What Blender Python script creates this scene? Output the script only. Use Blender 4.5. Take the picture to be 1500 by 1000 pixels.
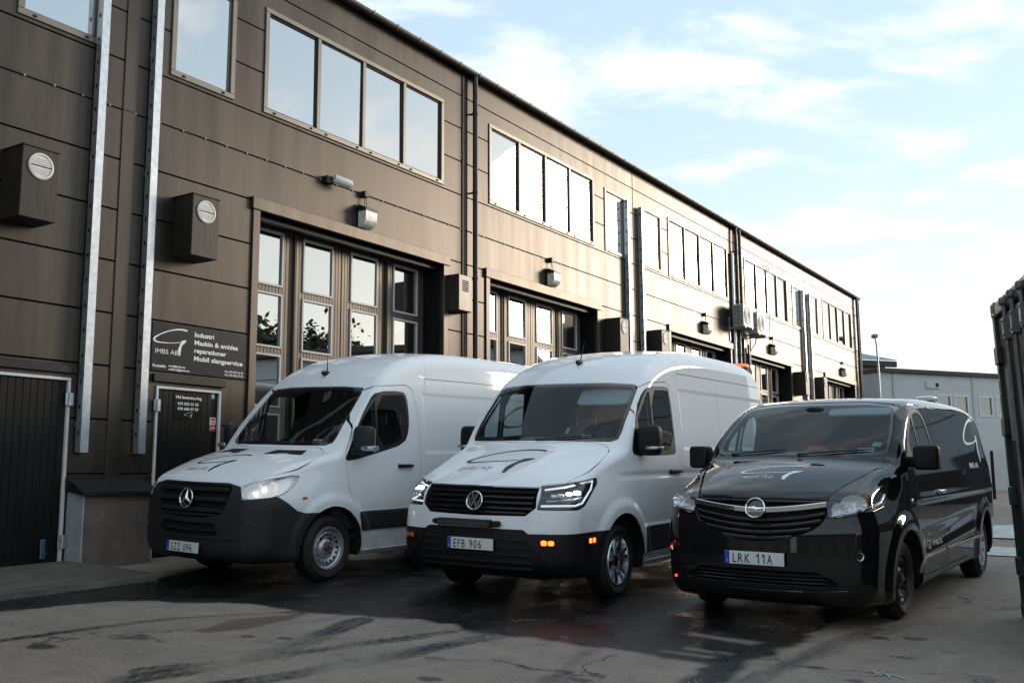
import bpy, math, random
import numpy as np
from math import sin, cos, pi, radians
from mathutils import Matrix, Vector

for o in list(bpy.data.objects): bpy.data.objects.remove(o)
scn = bpy.context.scene
rnd = random.Random(7); nrng = np.random.default_rng(5)

# ---------------------------------------------------------------- camera
CAM_H = 1.2
PITCH, ROLL = radians(7.85), radians(.31)
cam = bpy.data.cameras.new('camera'); camo = bpy.data.objects.new('camera', cam); scn.collection.objects.link(camo)
fw = Vector((0, cos(PITCH), sin(PITCH))); rt = Vector((1, 0, 0)); up = rt.cross(fw)
R_ = rt*cos(ROLL)-up*sin(ROLL); U_ = up*cos(ROLL)+rt*sin(ROLL)
camo.matrix_world = Matrix(((R_.x, U_.x, -fw.x, 0), (R_.y, U_.y, -fw.y, 0), (R_.z, U_.z, -fw.z, CAM_H), (0, 0, 0, 1)))
cam.sensor_width = 36; cam.lens = 35; cam.clip_start = .05; cam.clip_end = 3000
scn.camera = camo

# ---------------------------------------------------------------- daylight: low sun from the right behind thin cloud
SUN_AZ, SUN_EL = radians(60), radians(11)
world = bpy.data.worlds.new('World'); scn.world = world; world.use_nodes = True
nt = world.node_tree; nt.nodes.clear(); N = nt.nodes.new; L = nt.links.new
wout = N('ShaderNodeOutputWorld'); bg = N('ShaderNodeBackground'); bg.inputs[1].default_value = .13
sky = N('ShaderNodeTexSky'); sky.sky_type = 'NISHITA'; sky.sun_disc = False
sky.sun_elevation = SUN_EL; sky.sun_rotation = SUN_AZ
sky.air_density = 1.0; sky.dust_density = .5; sky.ozone_density = 1.2
tc = N('ShaderNodeTexCoord'); sx = N('ShaderNodeSeparateXYZ'); L(tc.outputs['Generated'], sx.inputs[0])
def mth(op, a, b=None, c=None):
    n = N('ShaderNodeMath'); n.operation = op
    for i, v in enumerate((a, b, c)):
        if v is None: continue
        if isinstance(v, (int, float)): n.inputs[i].default_value = v
        else: L(v, n.inputs[i])
    return n.outputs[0]
zc = mth('ADD', mth('MAXIMUM', sx.outputs[2], 0.), .16)
cmb = N('ShaderNodeCombineXYZ'); L(mth('DIVIDE', sx.outputs[0], zc), cmb.inputs[0]); L(mth('DIVIDE', sx.outputs[1], zc), cmb.inputs[1])
mp = N('ShaderNodeMapping'); mp.inputs['Scale'].default_value = (1.0, 1.5, 1); mp.inputs['Rotation'].default_value = (0, 0, .35); mp.inputs['Location'].default_value = (3.3, 1.1, 0)
L(cmb.outputs[0], mp.inputs[0])
nz = N('ShaderNodeTexNoise'); nz.inputs['Scale'].default_value = 2.7; nz.inputs['Detail'].default_value = 9; nz.inputs['Roughness'].default_value = .56; nz.inputs['Distortion'].default_value = .3
L(mp.outputs[0], nz.inputs[0])
mr = N('ShaderNodeMapRange'); mr.interpolation_type = 'SMOOTHSTEP'; L(nz.outputs[0], mr.inputs[0])
mr.inputs[1].default_value = .46; mr.inputs[2].default_value = .68; mr.inputs[3].default_value = 0.; mr.inputs[4].default_value = .8
mx = N('ShaderNodeMix'); mx.data_type = 'RGBA'; L(mr.outputs[0], mx.inputs[0])
# thin milky veil: pulls the clear sky towards a pale blue
veil = N('ShaderNodeMix'); veil.data_type = 'RGBA'; vf = N('ShaderNodeMapRange'); L(sx.outputs[2], vf.inputs[0]); vf.inputs[1].default_value = 0.; vf.inputs[2].default_value = .8; vf.inputs[3].default_value = .80; vf.inputs[4].default_value = .62; L(vf.outputs[0], veil.inputs[0])
vc = N('ShaderNodeMix'); vc.data_type = 'RGBA'; vg = N('ShaderNodeMapRange'); L(sx.outputs[2], vg.inputs[0]); vg.interpolation_type = 'SMOOTHSTEP'
vg.inputs[1].default_value = .02; vg.inputs[2].default_value = .42; L(vg.outputs[0], vc.inputs[0])
vc.inputs[6].default_value = (4.05, 4.35, 4.45, 1); vc.inputs[7].default_value = (2.85, 3.65, 4.25, 1); L(vc.outputs[2], veil.inputs[7])
L(sky.outputs[0], veil.inputs[6]); L(veil.outputs[2], mx.inputs[6])
mx.inputs[7].default_value = (5.0, 5.05, 5.0, 1)
L(mx.outputs[2], bg.inputs[0]); L(bg.outputs[0], wout.inputs[0])

sun = bpy.data.lights.new('sun', 'SUN'); sun.energy = 1.25; sun.angle = radians(18); sun.color = (1, .86, .70)
suno = bpy.data.objects.new('sun', sun); scn.collection.objects.link(suno)
sd = Vector((sin(SUN_AZ)*cos(SUN_EL), cos(SUN_AZ)*cos(SUN_EL), sin(SUN_EL)))
suno.rotation_euler = sd.to_track_quat('Z', 'Y').to_euler()

scn.view_settings.view_transform = 'Standard'; scn.view_settings.look = 'None'
scn.view_settings.exposure = 1.0; scn.view_settings.gamma = 1; scn.view_settings.use_curve_mapping = False
scn.render.engine = 'CYCLES'
scn.cycles.max_bounces = 7; scn.cycles.transparent_max_bounces = 16; scn.cycles.caustics_reflective = False; scn.cycles.caustics_refractive = False
# ---------------------------------------------------------------- implicit body tools
def ss(x, a, b):
    t = np.clip((np.asarray(x, float)-a)/(b-a), 0, 1)
    return t*t*(3-2*t)

def chaikin(p, n=2, closed=True):
    p = np.array(p, float)
    for _ in range(n):
        if closed:
            q = np.roll(p, -1, 0)
            p = np.stack([p*.75+q*.25, p*.25+q*.75], 1).reshape(-1, p.shape[1])
        else:
            a, b = p[:-1], p[1:]
            m = np.stack([a*.75+b*.25, a*.25+b*.75], 1).reshape(-1, p.shape[1])
            p = np.concatenate([p[:1], m[1:-1], p[-1:]])
    return p

def table(xs, ys, sig=.06):
    g = np.arange(-1.5, 8, .01)
    v = np.interp(g, xs, ys)
    k = np.exp(-.5*(np.arange(-60, 61)*.01/sig)**2); k /= k.sum()
    v = np.convolve(np.pad(v, 60, 'edge'), k, 'valid')
    return lambda x: np.interp(x, g, v)

def poly_sd(P, u, v):
    """signed distance (negative inside) of points (u,v) to the closed polygon P"""
    P = np.asarray(P, float); u = np.asarray(u, float); v = np.asarray(v, float)
    d = np.full(u.shape, 1e9); s = np.zeros(u.shape, bool)
    Q = np.roll(P, -1, 0)
    for (ax, ay), (bx, by) in zip(P, Q):
        ex, ey = bx-ax, by-ay
        wx, wy = u-ax, v-ay
        t = np.clip((wx*ex+wy*ey)/(ex*ex+ey*ey+1e-12), 0, 1)
        d = np.minimum(d, (wx-ex*t)**2+(wy-ey*t)**2)
        c = ((ay > v) != (by > v))
        if ey != 0:
            s ^= c & (u < ax+ex*(v-ay)/ey)
    d = np.sqrt(d)
    return np.where(s, -d, d)

class SDF2:
    def __init__(self, poly, h=.015):
        self.h = h
        self.x0, self.z0 = poly.min(0)-.6
        x1, z1 = poly.max(0)+.6
        gx = np.arange(self.x0, x1, h); gz_ = np.arange(self.z0, z1, h)
        X, Z = np.meshgrid(gx, gz_, indexing='ij')
        self.g = poly_sd(poly, X, Z)
    def __call__(self, x, z):
        a = np.clip((x-self.x0)/self.h, 0, self.g.shape[0]-1.001)
        b = np.clip((z-self.z0)/self.h, 0, self.g.shape[1]-1.001)
        i = a.astype(int); j = b.astype(int); a = a-i; b = b-j
        g = self.g
        return (g[i, j]*(1-a)+g[i+1, j]*a)*(1-b)+(g[i, j+1]*(1-a)+g[i+1, j+1]*a)*b

def rint(a, b, r):
    ar, br = a+r, b+r
    return np.hypot(np.maximum(ar, 0), np.maximum(br, 0))+np.minimum(np.maximum(ar, br), 0)-r

class Body:
    """van body as an implicit solid: centre-line profile, plan bow, side section, fillet"""
    def __init__(s, prof, W, cz, bow, taper, upper, crown, rfun, flare, bumps=(), sm=2):
        s.sd = SDF2(chaikin(prof, sm)); s.W = W
        s.cz = table(*cz, sig=.07); s.bow = table(*bow, sig=.12); s.taper = table(*taper, sig=.08)
        s.upper, s.crown, s.rfun, s.flare, s.bumps = upper, crown, rfun, flare, bumps
    def w(s, x, z):
        w = s.W*s.cz(z)-s.taper(x)-s.upper(x, z)
        for cx, cz_, R, amp, wd in s.flare:
            rr = np.hypot(x-cx, z-cz_)-R
            w = w+amp*(1-ss(rr, wd*.35, wd))
        for fn in s.bumps: w = w+fn(x, z)
        return w
    def __call__(s, x, y, z):
        ay = np.abs(y); t = ay/s.W
        a = s.sd(x-s.bow(x)*t**2.3, z+s.crown(x, z)*t*t)
        return rint(a, ay-s.w(x, z), s.rfun(x, z))
    def grad(s, p, e=.012):
        x, y, z = p.T
        g = np.stack([s(x+e, y, z)-s(x-e, y, z), s(x, y+e, z)-s(x, y-e, z), s(x, y, z+e)-s(x, y, z-e)], 1)/(2*e)
        return g
    def normals(s, p):
        g = s.grad(p); return g/np.maximum(np.linalg.norm(g, axis=1, keepdims=True), 1e-9)
    def snap(s, p, n=4, lv=0.):
        for _ in range(n):
            g = s.grad(p, .006)
            p = p-g*((s(*p.T)-lv)/np.maximum((g*g).sum(1), .05))[:, None]
        return p
    def cast(s, o, d, n=60):
        """march rays from o along unit d until the body is met"""
        o = np.array(o, float); d = np.array(d, float); t = np.zeros(len(o))
        for _ in range(n):
            p = o+d*t[:, None]; t = t+s(*p.T)*.8
        return o+d*t[:, None]

def surface_nets(fn, lo, hi, h, lv=0.):
    ax = [np.arange(lo[k], hi[k]+h*.5, h) for k in range(3)]
    X, Y, Z = np.meshgrid(*ax, indexing='ij')
    F = (fn(X.ravel(), Y.ravel(), Z.ravel())-lv).reshape(X.shape)
    S = F < 0
    n = [len(a) for a in ax]
    c = [S[i:n[0]-1+i, j:n[1]-1+j, k:n[2]-1+k] for i in (0, 1) for j in (0, 1) for k in (0, 1)]
    cnt = sum(a.astype(np.int8) for a in c)
    act = (cnt > 0) & (cnt < 8)
    idx = -np.ones(act.shape, int); ii = np.argwhere(act); idx[act] = np.arange(len(ii))
    acc = np.zeros((len(ii), 3)); num = np.zeros(len(ii))
    for a in range(3):
        for b in (0, 1):
            for e in (0, 1):
                o = np.zeros(3, int); oth = [q for q in range(3) if q != a]; o[oth[0]] = b; o[oth[1]] = e
                p = ii+o; q = p.copy(); q[:, a] += 1
                f0 = F[tuple(p.T)]; f1 = F[tuple(q.T)]
                m = (f0 < 0) != (f1 < 0)
                t = np.where(m, f0/np.where(m, f0-f1, 1), 0)
                pos = p.astype(float); pos[:, a] += t
                acc[m] += pos[m]; num[m] += 1
    V = acc/num[:, None]*h+np.array(lo)
    quads = []
    for a in range(3):
        o1, o2 = [(1, 2), (2, 0), (0, 1)][a]
        sl = [slice(1, -1)]*3; sl[a] = slice(0, -1)
        s0 = S[tuple(sl)]
        sl2 = list(sl); sl2[a] = slice(1, None)
        s1 = S[tuple(sl2)]
        for flip in (0, 1):
            m = (s0 & ~s1) if not flip else (~s0 & s1)
            p = np.argwhere(m); p[:, o1] += 1; p[:, o2] += 1
            if not len(p): continue
            def g(d1, d2):
                q = p.copy(); q[:, o1] -= d1; q[:, o2] -= d2
                return idx[tuple(q.T)]
            f4 = np.stack([g(1, 1), g(0, 1), g(0, 0), g(1, 0)], 1)
            quads.append(f4 if not flip else f4[:, ::-1])
    Q = np.concatenate(quads)
    T = np.concatenate([Q[:, [0, 1, 2]], Q[:, [0, 2, 3]]])
    return V, T

def compact(V, T):
    u, inv = np.unique(T, return_inverse=True)
    return V[u], inv.reshape(-1, 3)

def cut(V, T, g):
    """split a triangle mesh along g(V)=0 -> (inside g<0, outside)"""
    if len(T) == 0: return (V, T), (V, T)
    G = g(V); G = np.where(np.abs(G) < 1e-5, 1e-5, G)
    neg = G[T] < 0; c = neg.sum(1)
    tin, tout = [T[c == 3]], [T[c == 0]]
    mixed = T[(c == 1) | (c == 2)]; mneg = neg[(c == 1) | (c == 2)]
    if len(mixed):
        odd = np.where(mneg.sum(1) == 1, np.argmax(mneg, 1), np.argmin(mneg, 1))
        r = np.arange(len(mixed))
        a, b, d = mixed[r, odd], mixed[r, (odd+1) % 3], mixed[r, (odd+2) % 3]
        e1 = np.stack([np.minimum(a, b), np.maximum(a, b)], 1); e2 = np.stack([np.minimum(a, d), np.maximum(a, d)], 1)
        E, inv = np.unique(np.concatenate([e1, e2]), axis=0, return_inverse=True); inv = inv.ravel()
        g0, g1 = G[E[:, 0]], G[E[:, 1]]; t = (g0/(g0-g1))[:, None]
        NV = V[E[:, 0]]*(1-t)+V[E[:, 1]]*t
        n0 = len(V); V = np.concatenate([V, NV])
        p, q = inv[:len(mixed)]+n0, inv[len(mixed):]+n0
        tri1 = np.stack([a, p, q], 1); tri2 = np.stack([p, b, d], 1); tri3 = np.stack([p, d, q], 1)
        on = mneg[r, odd]
        tin += [tri1[on], tri2[~on], tri3[~on]]; tout += [tri1[~on], tri2[on], tri3[on]]
    return compact(V, np.concatenate(tin)), compact(V, np.concatenate(tout))
# ---------------------------------------------------------------- the three van bodies
def zero(x, z): return np.zeros(np.shape(x))
def make_bodies():
    B = {}
    # tall white van with dark plastic nose
    prof = [(.16,.24),(.05,.27),(-.01,.36),(-.015,.50),(-.01,.70),(.0,.88),(.03,1.0),(.09,1.075),(.22,1.15),(.5,1.265),(.8,1.345),(1.07,1.405),
            (1.12,1.435),(1.40,1.735),(1.76,2.125),(1.92,2.28),(2.15,2.43),(2.5,2.555),(3.0,2.63),(3.6,2.655),(5.4,2.64),(5.8,2.58),(5.95,2.3),(6.03,1.2),(6.03,.5),(5.95,.28),(5.6,.25),(1.6,.25),(.6,.24)]
    B['sprinter'] = Body(prof, 1.01,
        ([.2,.45,.8,1.1,1.4,2.0,2.4,2.7],[.955,.985,1.0,1.0,.985,.925,.875,.84]),
        ([-.2,.1,.6,1.2,1.8,2.3,3.2,5.0,6.1],[.19,.19,.18,.14,.12,.10,.02,.0,-.05]),
        ([-.1,.2,.5,.9,1.4,5.2,6.1],[.10,.07,.035,.01,0,0,.05]),
        lambda x, z: .10*ss(z,.80,1.25)*(1-ss(x,.5,1.35))*(1-ss(z,1.4,1.7)),
        lambda x, z: .07*ss(z,2.0,2.5)+.05*ss(z,.9,1.2)*(1-ss(z,1.4,1.7)),
        lambda x, z: np.clip(.07+.10*ss(z,2.0,2.45)+.12*(1-ss(x,.2,.6))*(1-ss(z,.95,1.15))-.03*ss(z,1.35,1.5)*(1-ss(z,1.9,2.1)),.03,.3),
        [(1.12,.345,.455,.022,.16),(4.79,.345,.455,.022,.16)],
        [lambda x, z: -.012*(1-ss(np.maximum(np.abs(x-4.2)-1.55,np.abs(z-1.72)-.36),-.03,.01)),
         lambda x, z: .010*(1-ss(np.abs(z-.62),.085,.11))*ss(x,1.45,1.6)])
    # tall white van with light bar
    prof = [(.2,.25),(.08,.28),(-.01,.36),(-.03,.48),(-.03,.62),(-.01,.76),(.01,.88),(.04,1.0),(.10,1.08),(.18,1.135),(.42,1.25),(.8,1.39),(1.06,1.475),
            (1.12,1.515),(1.40,1.79),(1.77,2.15),(1.93,2.285),(2.15,2.41),(2.5,2.53),(3.0,2.615),(3.6,2.65),(5.5,2.64),(5.9,2.56),(6.03,2.2),(6.1,1.2),(6.1,.5),(6.0,.28),(5.6,.25),(1.6,.25),(.6,.25)]
    B['crafter'] = Body(prof, 1.02,
        ([.2,.45,.8,1.1,1.4,2.0,2.4,2.7],[.965,.985,1.0,1.0,.985,.925,.875,.84]),
        ([-.2,.1,.6,1.2,1.8,2.3,3.2,5.0,6.1],[.17,.17,.18,.17,.15,.12,.02,.0,-.05]),
        ([-.1,.2,.5,.9,1.4,5.2,6.1],[.08,.055,.03,.01,0,0,.05]),
        lambda x, z: .09*ss(z,.85,1.3)*(1-ss(x,.5,1.4))*(1-ss(z,1.5,1.75)),
        lambda x, z: .07*ss(z,2.0,2.5)+.05*ss(z,.95,1.25)*(1-ss(z,1.5,1.75)),
        lambda x, z: np.clip(.07+.10*ss(z,2.0,2.45)+.10*(1-ss(x,.2,.6))*(1-ss(z,.98,1.18))-.03*ss(z,1.45,1.6)*(1-ss(z,1.9,2.1)),.03,.3),
        [(1.13,.35,.47,.03,.17),(4.77,.35,.47,.03,.17)],
        [lambda x, z: -.012*(1-ss(np.maximum(np.abs(x-4.3)-1.55,np.abs(z-1.78)-.34),-.03,.01)),
         lambda x, z: -.012*(1-ss(np.abs(z-1.175),.0,.05))*ss(x,.9,1.3),
         lambda x, z: .014*(1-ss(np.abs(z-.53),.13,.16))*ss(x,1.5,1.62)])
    # low black van
    prof = [(.26,.16),(.10,.18),(.02,.25),(-.01,.36),(-.005,.52),(.0,.64),(.015,.78),(.04,.92),(.075,1.01),(.14,1.08),(.32,1.165),(.6,1.27),(.88,1.34),
            (.95,1.375),(1.25,1.575),(1.66,1.84),(1.85,1.915),(2.15,1.955),(2.7,1.975),(3.6,1.98),(4.8,1.955),(5.2,1.91),(5.36,1.80),(5.47,1.2),(5.5,.6),(5.42,.3),(5.1,.24),(1.6,.22),(.6,.18)]
    B['vivaro'] = Body(prof, .978,
        ([.15,.4,.7,1.0,1.2,1.6,1.9,2.1],[.965,.985,1.0,.995,.98,.90,.83,.79]),
        ([-.2,.1,.5,1.0,1.7,2.2,3.0,4.8,5.6],[.21,.21,.21,.19,.15,.11,.02,.0,-.06]),
        ([-.1,.2,.5,.9,1.4,4.6,5.5],[.10,.07,.035,.01,0,0,.06]),
        lambda x, z: .10*ss(z,.75,1.2)*(1-ss(x,.45,1.25))*(1-ss(z,1.35,1.6)),
        lambda x, z: .05*ss(z,1.75,1.95)+.06*ss(z,.9,1.2)*(1-ss(z,1.35,1.55)),
        lambda x, z: np.clip(.07+.05*ss(z,1.6,1.9)+.07*(1-ss(x,.2,.6))*(1-ss(z,.9,1.1))-.02*ss(z,1.35,1.5)*(1-ss(z,1.7,1.8)),.03,.3),
        [(1.03,.335,.42,.03,.17),(4.53,.335,.42,.03,.17)],
        [lambda x, z: -.02*(1-ss(np.abs(z-.62-.05*(x-2.2)),.02,.14))*ss(x,1.4,1.8)*(1-ss(x,3.8,4.2)),
         lambda x, z: .012*(1-ss(np.abs(z-1.0),.0,.06))*ss(x,1.3,1.6)])
    return B
# ---------------------------------------------------------------- yard frame: x = along the facade (u), y = towards the facade (v)
AZ = radians(32.81); RZ = pi/2-AZ; FV = 10.558
def gz(u, v):
    vv = np.maximum(v, -2.1); vv = np.minimum(vv, 11.)
    uu = np.clip(u, 0, 30)
    return .02*(uu-9.2)+.008*vv+.0019*vv*vv-.0225
YM = Matrix.Rotation(RZ, 4, 'Z')
def yard(u, v, z): return YM @ Vector((u, v, z))

# ---------------------------------------------------------------- materials
MATS = {}
def mat(name, col, rough=.5, metal=0., coat=0., spec=.5, var=None, bump=None, emit=None, stretch=None, rvar=0.):
    if name in MATS: return MATS[name]
    m = bpy.data.materials.new(name); m.use_nodes = True; t = m.node_tree
    b = t.nodes['Principled BSDF']; k = t.links.new; n = t.nodes.new
    c = (*col, 1)
    b.inputs['Base Color'].default_value = c; b.inputs['Roughness'].default_value = rough
    b.inputs['Metallic'].default_value = metal; b.inputs['Specular IOR Level'].default_value = spec
    if coat: b.inputs['Coat Weight'].default_value = coat; b.inputs['Coat Roughness'].default_value = .04
    if emit: b.inputs['Emission Color'].default_value = (*emit[0], 1); b.inputs['Emission Strength'].default_value = emit[1]
    if var or bump or rvar:
        tcn = n('ShaderNodeTexCoord'); mpn = n('ShaderNodeMapping'); k(tcn.outputs['Object'], mpn.inputs[0])
        if stretch: mpn.inputs['Scale'].default_value = stretch
    if var or rvar:
        z = n('ShaderNodeTexNoise'); z.inputs['Scale'].default_value = var[0] if var else 3; z.inputs['Detail'].default_value = 7; z.inputs['Roughness'].default_value = .65
        k(mpn.outputs[0], z.inputs[0])
        if var:
            a = n('ShaderNodeMix'); a.data_type = 'RGBA'
            r = n('ShaderNodeMapRange'); r.inputs[1].default_value = .3; r.inputs[2].default_value = .7; k(z.outputs[0], r.inputs[0]); k(r.outputs[0], a.inputs[0])
            a.inputs[6].default_value = tuple(x*(1-var[1]) for x in col)+(1,); a.inputs[7].default_value = tuple(min(1, x*(1+var[1])) for x in col)+(1,)
            k(a.outputs[2], b.inputs['Base Color'])
        if rvar:
            r2 = n('ShaderNodeMapRange'); r2.inputs[1].default_value = .3; r2.inputs[2].default_value = .7
            r2.inputs[3].default_value = max(.02, rough-rvar); r2.inputs[4].default_value = rough+rvar
            k(z.outputs[0], r2.inputs[0]); k(r2.outputs[0], b.inputs['Roughness'])
    if bump:
        z2 = n('ShaderNodeTexNoise'); z2.inputs['Scale'].default_value = bump[0]; z2.inputs['Detail'].default_value = 4
        k(mpn.outputs[0], z2.inputs[0])
        bp = n('ShaderNodeBump'); bp.inputs['Strength'].default_value = bump[1]; bp.inputs['Distance'].default_value = bump[2]
        k(z2.outputs[0], bp.inputs['Height']); k(bp.outputs[0], b.inputs['Normal'])
        if coat: k(bp.outputs[0], b.inputs['Coat Normal'])
    MATS[name] = m
    return m
def glass(name, tint, ior=1.5, lo=0., gl=(1, 1, 1), wav=None):
    """thin pane: fresnel mix of a mirror and a tinted see-through"""
    if name in MATS: return MATS[name]
    m = bpy.data.materials.new(name); m.use_nodes = True; t = m.node_tree; t.nodes.clear(); n = t.nodes.new; k = t.links.new
    o = n('ShaderNodeOutputMaterial'); mix = n('ShaderNodeMixShader'); tr = n('ShaderNodeBsdfTransparent'); g = n('ShaderNodeBsdfGlossy')
    tr.inputs[0].default_value = (*tint, 1); g.inputs[0].default_value = (*gl, 1); g.inputs['Roughness'].default_value = .0
    geo = n('ShaderNodeNewGeometry'); dt = n('ShaderNodeVectorMath'); dt.operation = 'DOT_PRODUCT'
    k(geo.outputs['Incoming'], dt.inputs[0]); k(geo.outputs['Normal'], dt.inputs[1])
    def mt(op, a_, b_=None):
        q = n('ShaderNodeMath'); q.operation = op
        for i_, v_ in enumerate((a_, b_)):
            if v_ is None: continue
            if isinstance(v_, (int, float)): q.inputs[i_].default_value = v_
            else: k(v_, q.inputs[i_])
        return q.outputs[0]
    f0 = max(lo, ((ior-1)/(ior+1))**2*2)        # both faces of the pane
    pw = mt('POWER', mt('SUBTRACT', 1., mt('ABSOLUTE', dt.outputs['Value'])), 5.)
    mx_ = n('ShaderNodeMath'); mx_.operation = 'ADD'; mx_.inputs[1].default_value = f0; k(mt('MULTIPLY', pw, 1-f0), mx_.inputs[0])
    k(mx_.outputs[0], mix.inputs[0]); k(tr.outputs[0], mix.inputs[1]); k(g.outputs[0], mix.inputs[2]); k(mix.outputs[0], o.inputs[0])
    if wav:
        tcn = n('ShaderNodeTexCoord'); z2 = n('ShaderNodeTexNoise'); z2.inputs['Scale'].default_value = wav[0]; z2.inputs['Detail'].default_value = 1
        k(tcn.outputs['Object'], z2.inputs[0])
        bp = n('ShaderNodeBump'); bp.inputs['Strength'].default_value = wav[1]; bp.inputs['Distance'].default_value = .02
        k(z2.outputs[0], bp.inputs['Height']); k(bp.outputs[0], g.inputs['Normal'])
    MATS[name] = m
    return m

# ---------------------------------------------------------------- mesh helpers
def link(o, parent=None):
    scn.collection.objects.link(o)
    if parent is not None: o.parent = parent
    return o
def empty(name, mtx=None, label=None, cat=None, group=None, kind=None):
    o = bpy.data.objects.new(name, None); o.empty_display_size = .2; link(o)
    if mtx is not None: o.matrix_world = mtx
    tag(o, label, cat, group, kind); return o
def tag(o, label=None, cat=None, group=None, kind=None):
    for a, b in (('label', label), ('category', cat), ('group', group), ('kind', kind)):
        if b: o[a] = b
    return o
def mesh_obj(name, V, F, m, parent=None, smooth=False, vn=None, mtx=None, mats=None, mi=None):
    me = bpy.data.meshes.new(name)
    V = np.asarray(V, float)
    me.from_pydata(V.tolist(), [], [list(map(int, f)) for f in F] if not isinstance(F, np.ndarray) else F.tolist())
    for q in (mats or [m]): me.materials.append(q)
    if mi is not None: me.polygons.foreach_set('material_index', np.asarray(mi, np.int32))
    if smooth or vn is not None: me.polygons.foreach_set('use_smooth', np.ones(len(me.polygons), bool))
    me.update()
    if vn is not None: me.normals_split_custom_set_from_vertices(np.asarray(vn).tolist())
    o = bpy.data.objects.new(name, me); link(o, parent)
    if mtx is not None: o.matrix_world = mtx
    return o
class MB:
    """collects shapes into one mesh"""
    def __init__(s): s.V = []; s.F = []
    def add(s, V, F):
        n = len(s.V); s.V += [tuple(v) for v in V]; s.F += [tuple(i+n for i in f) for f in F]; return s
    def box(s, x0, x1, y0, y1, z0, z1, c=0.):
        if c <= 0:
            V = [(x, y, z) for x in (x0, x1) for y in (y0, y1) for z in (z0, z1)]
            return s.add(V, [(0, 1, 3, 2), (4, 6, 7, 5), (0, 4, 5, 1), (2, 3, 7, 6), (0, 2, 6, 4), (1, 5, 7, 3)])
        V = []; ix = {}
        for a, x in enumerate((x0, x1)):
            for b, y in enumerate((y0, y1)):
                for d, z in enumerate((z0, z1)):
                    sx_, sy_, sz_ = (1-2*a)*c, (1-2*b)*c, (1-2*d)*c
                    for ax, p in enumerate(((x, y+sy_, z+sz_), (x+sx_, y, z+sz_), (x+sx_, y+sy_, z))):
                        ix[a, b, d, ax] = len(V); V.append(p)
        F = []
        for a in (0, 1):
            q = [ix[a, b, d, 0] for b, d in ((0, 0), (0, 1), (1, 1), (1, 0))]; F.append(q if a == 0 else q[::-1])
            q = [ix[b, a, d, 1] for b, d in ((0, 0), (1, 0), (1, 1), (0, 1))]; F.append(q if a == 0 else q[::-1])
            q = [ix[b, d, a, 2] for b, d in ((0, 0), (0, 1), (1, 1), (1, 0))]; F.append(q if a == 0 else q[::-1])
        for a in (0, 1):
            for b in (0, 1):
                fl = (a == b)
                q = [ix[a, b, 0, 0], ix[a, b, 1, 0], ix[a, b, 1, 1], ix[a, b, 0, 1]]; F.append(q[::-1] if fl else q)
                q = [ix[a, 0, b, 0], ix[a, 0, b, 2], ix[a, 1, b, 2], ix[a, 1, b, 0]]; F.append(q if not fl else q[::-1])
                q = [ix[0, a, b, 1], ix[1, a, b, 1], ix[1, a, b, 2], ix[0, a, b, 2]]; F.append(q if not fl else q[::-1])
                for d in (0, 1):
                    q = [ix[a, b, d, 0], ix[a, b, d, 1], ix[a, b, d, 2]]; F.append(q if (a+b+d) % 2 == 0 else q[::-1])
        return s.add(V, F)
    def cyl(s, p0, p1, r0, r1=None, n=16, cap=True):
        p0, p1 = Vector(p0), Vector(p1); r1 = r0 if r1 is None else r1
        a = (p1-p0).normalized(); q = a.orthogonal().normalized(); w = a.cross(q)
        V = []
        for p, r in ((p0, r0), (p1, r1)):
            for i in range(n):
                t = 2*pi*i/n; V.append(p+q*(r*cos(t))+w*(r*sin(t)))
        F = [(i, (i+1) % n, n+(i+1) % n, n+i) for i in range(n)]
        if cap: F += [tuple(range(n))[::-1], tuple(range(n, 2*n))]
        return s.add(V, F)
    def tube(s, pts, r, n=8):
        pts = [Vector(p) for p in pts]; V = []; F = []
        rr = r if isinstance(r, (list, tuple)) else [r]*len(pts)
        q = None
        for i, p in enumerate(pts):
            a = (pts[min(i+1, len(pts)-1)]-pts[max(i-1, 0)]).normalized()
            q = a.orthogonal().normalized() if q is None else (q-a*q.dot(a)).normalized()
            w = a.cross(q)
            for j in range(n):
                t = 2*pi*j/n; V.append(p+q*(rr[i]*cos(t))+w*(rr[i]*sin(t)))
        for i in range(len(pts)-1):
            for j in range(n): F.append((i*n+j, i*n+(j+1) % n, (i+1)*n+(j+1) % n, (i+1)*n+j))
        F += [tuple(range(n))[::-1], tuple(range((len(pts)-1)*n, len(pts)*n))]
        return s.add(V, F)
    def lathe(s, prof, o=(0, 0, 0), ax='y', n=32):
        """prof: (radius, axial) list"""
        V = []; F = []
        for r, h in prof:
            for j in range(n):
                t = 2*pi*j/n; a, b = r*cos(t), r*sin(t)
                p = {'y': (a, h, b), 'x': (h, a, b), 'z': (a, b, h)}[ax]; V.append((p[0]+o[0], p[1]+o[1], p[2]+o[2]))
        for i in range(len(prof)-1):
            for j in range(n): F.append((i*n+j, i*n+(j+1) % n, (i+1)*n+(j+1) % n, (i+1)*n+j))
        return s.add(V, F)
    def prism(s, poly, y0, y1, ax='y'):
        """extrude a polygon given in the two other axes"""
        n = len(poly); V = []
        for h in (y0, y1):
            for a, b in poly: V.append({'y': (a, h, b), 'x': (h, a, b), 'z': (a, b, h)}[ax])
        F = [tuple(range(n)), tuple(range(n, 2*n))[::-1]]+[(i, i+n, (i+1) % n+n, (i+1) % n) for i in range(n)]
        return s.add(V, F)
    def obj(s, name, m, parent=None, smooth=False, mtx=None):
        o = mesh_obj(name, s.V, s.F, m, parent, False, None, mtx)
        if smooth:
            me = o.data; me.polygons.foreach_set('use_smooth', np.ones(len(me.polygons), bool))
            try: me.set_sharp_from_angle(angle=radians(38))
            except Exception: pass
        return o
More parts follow.
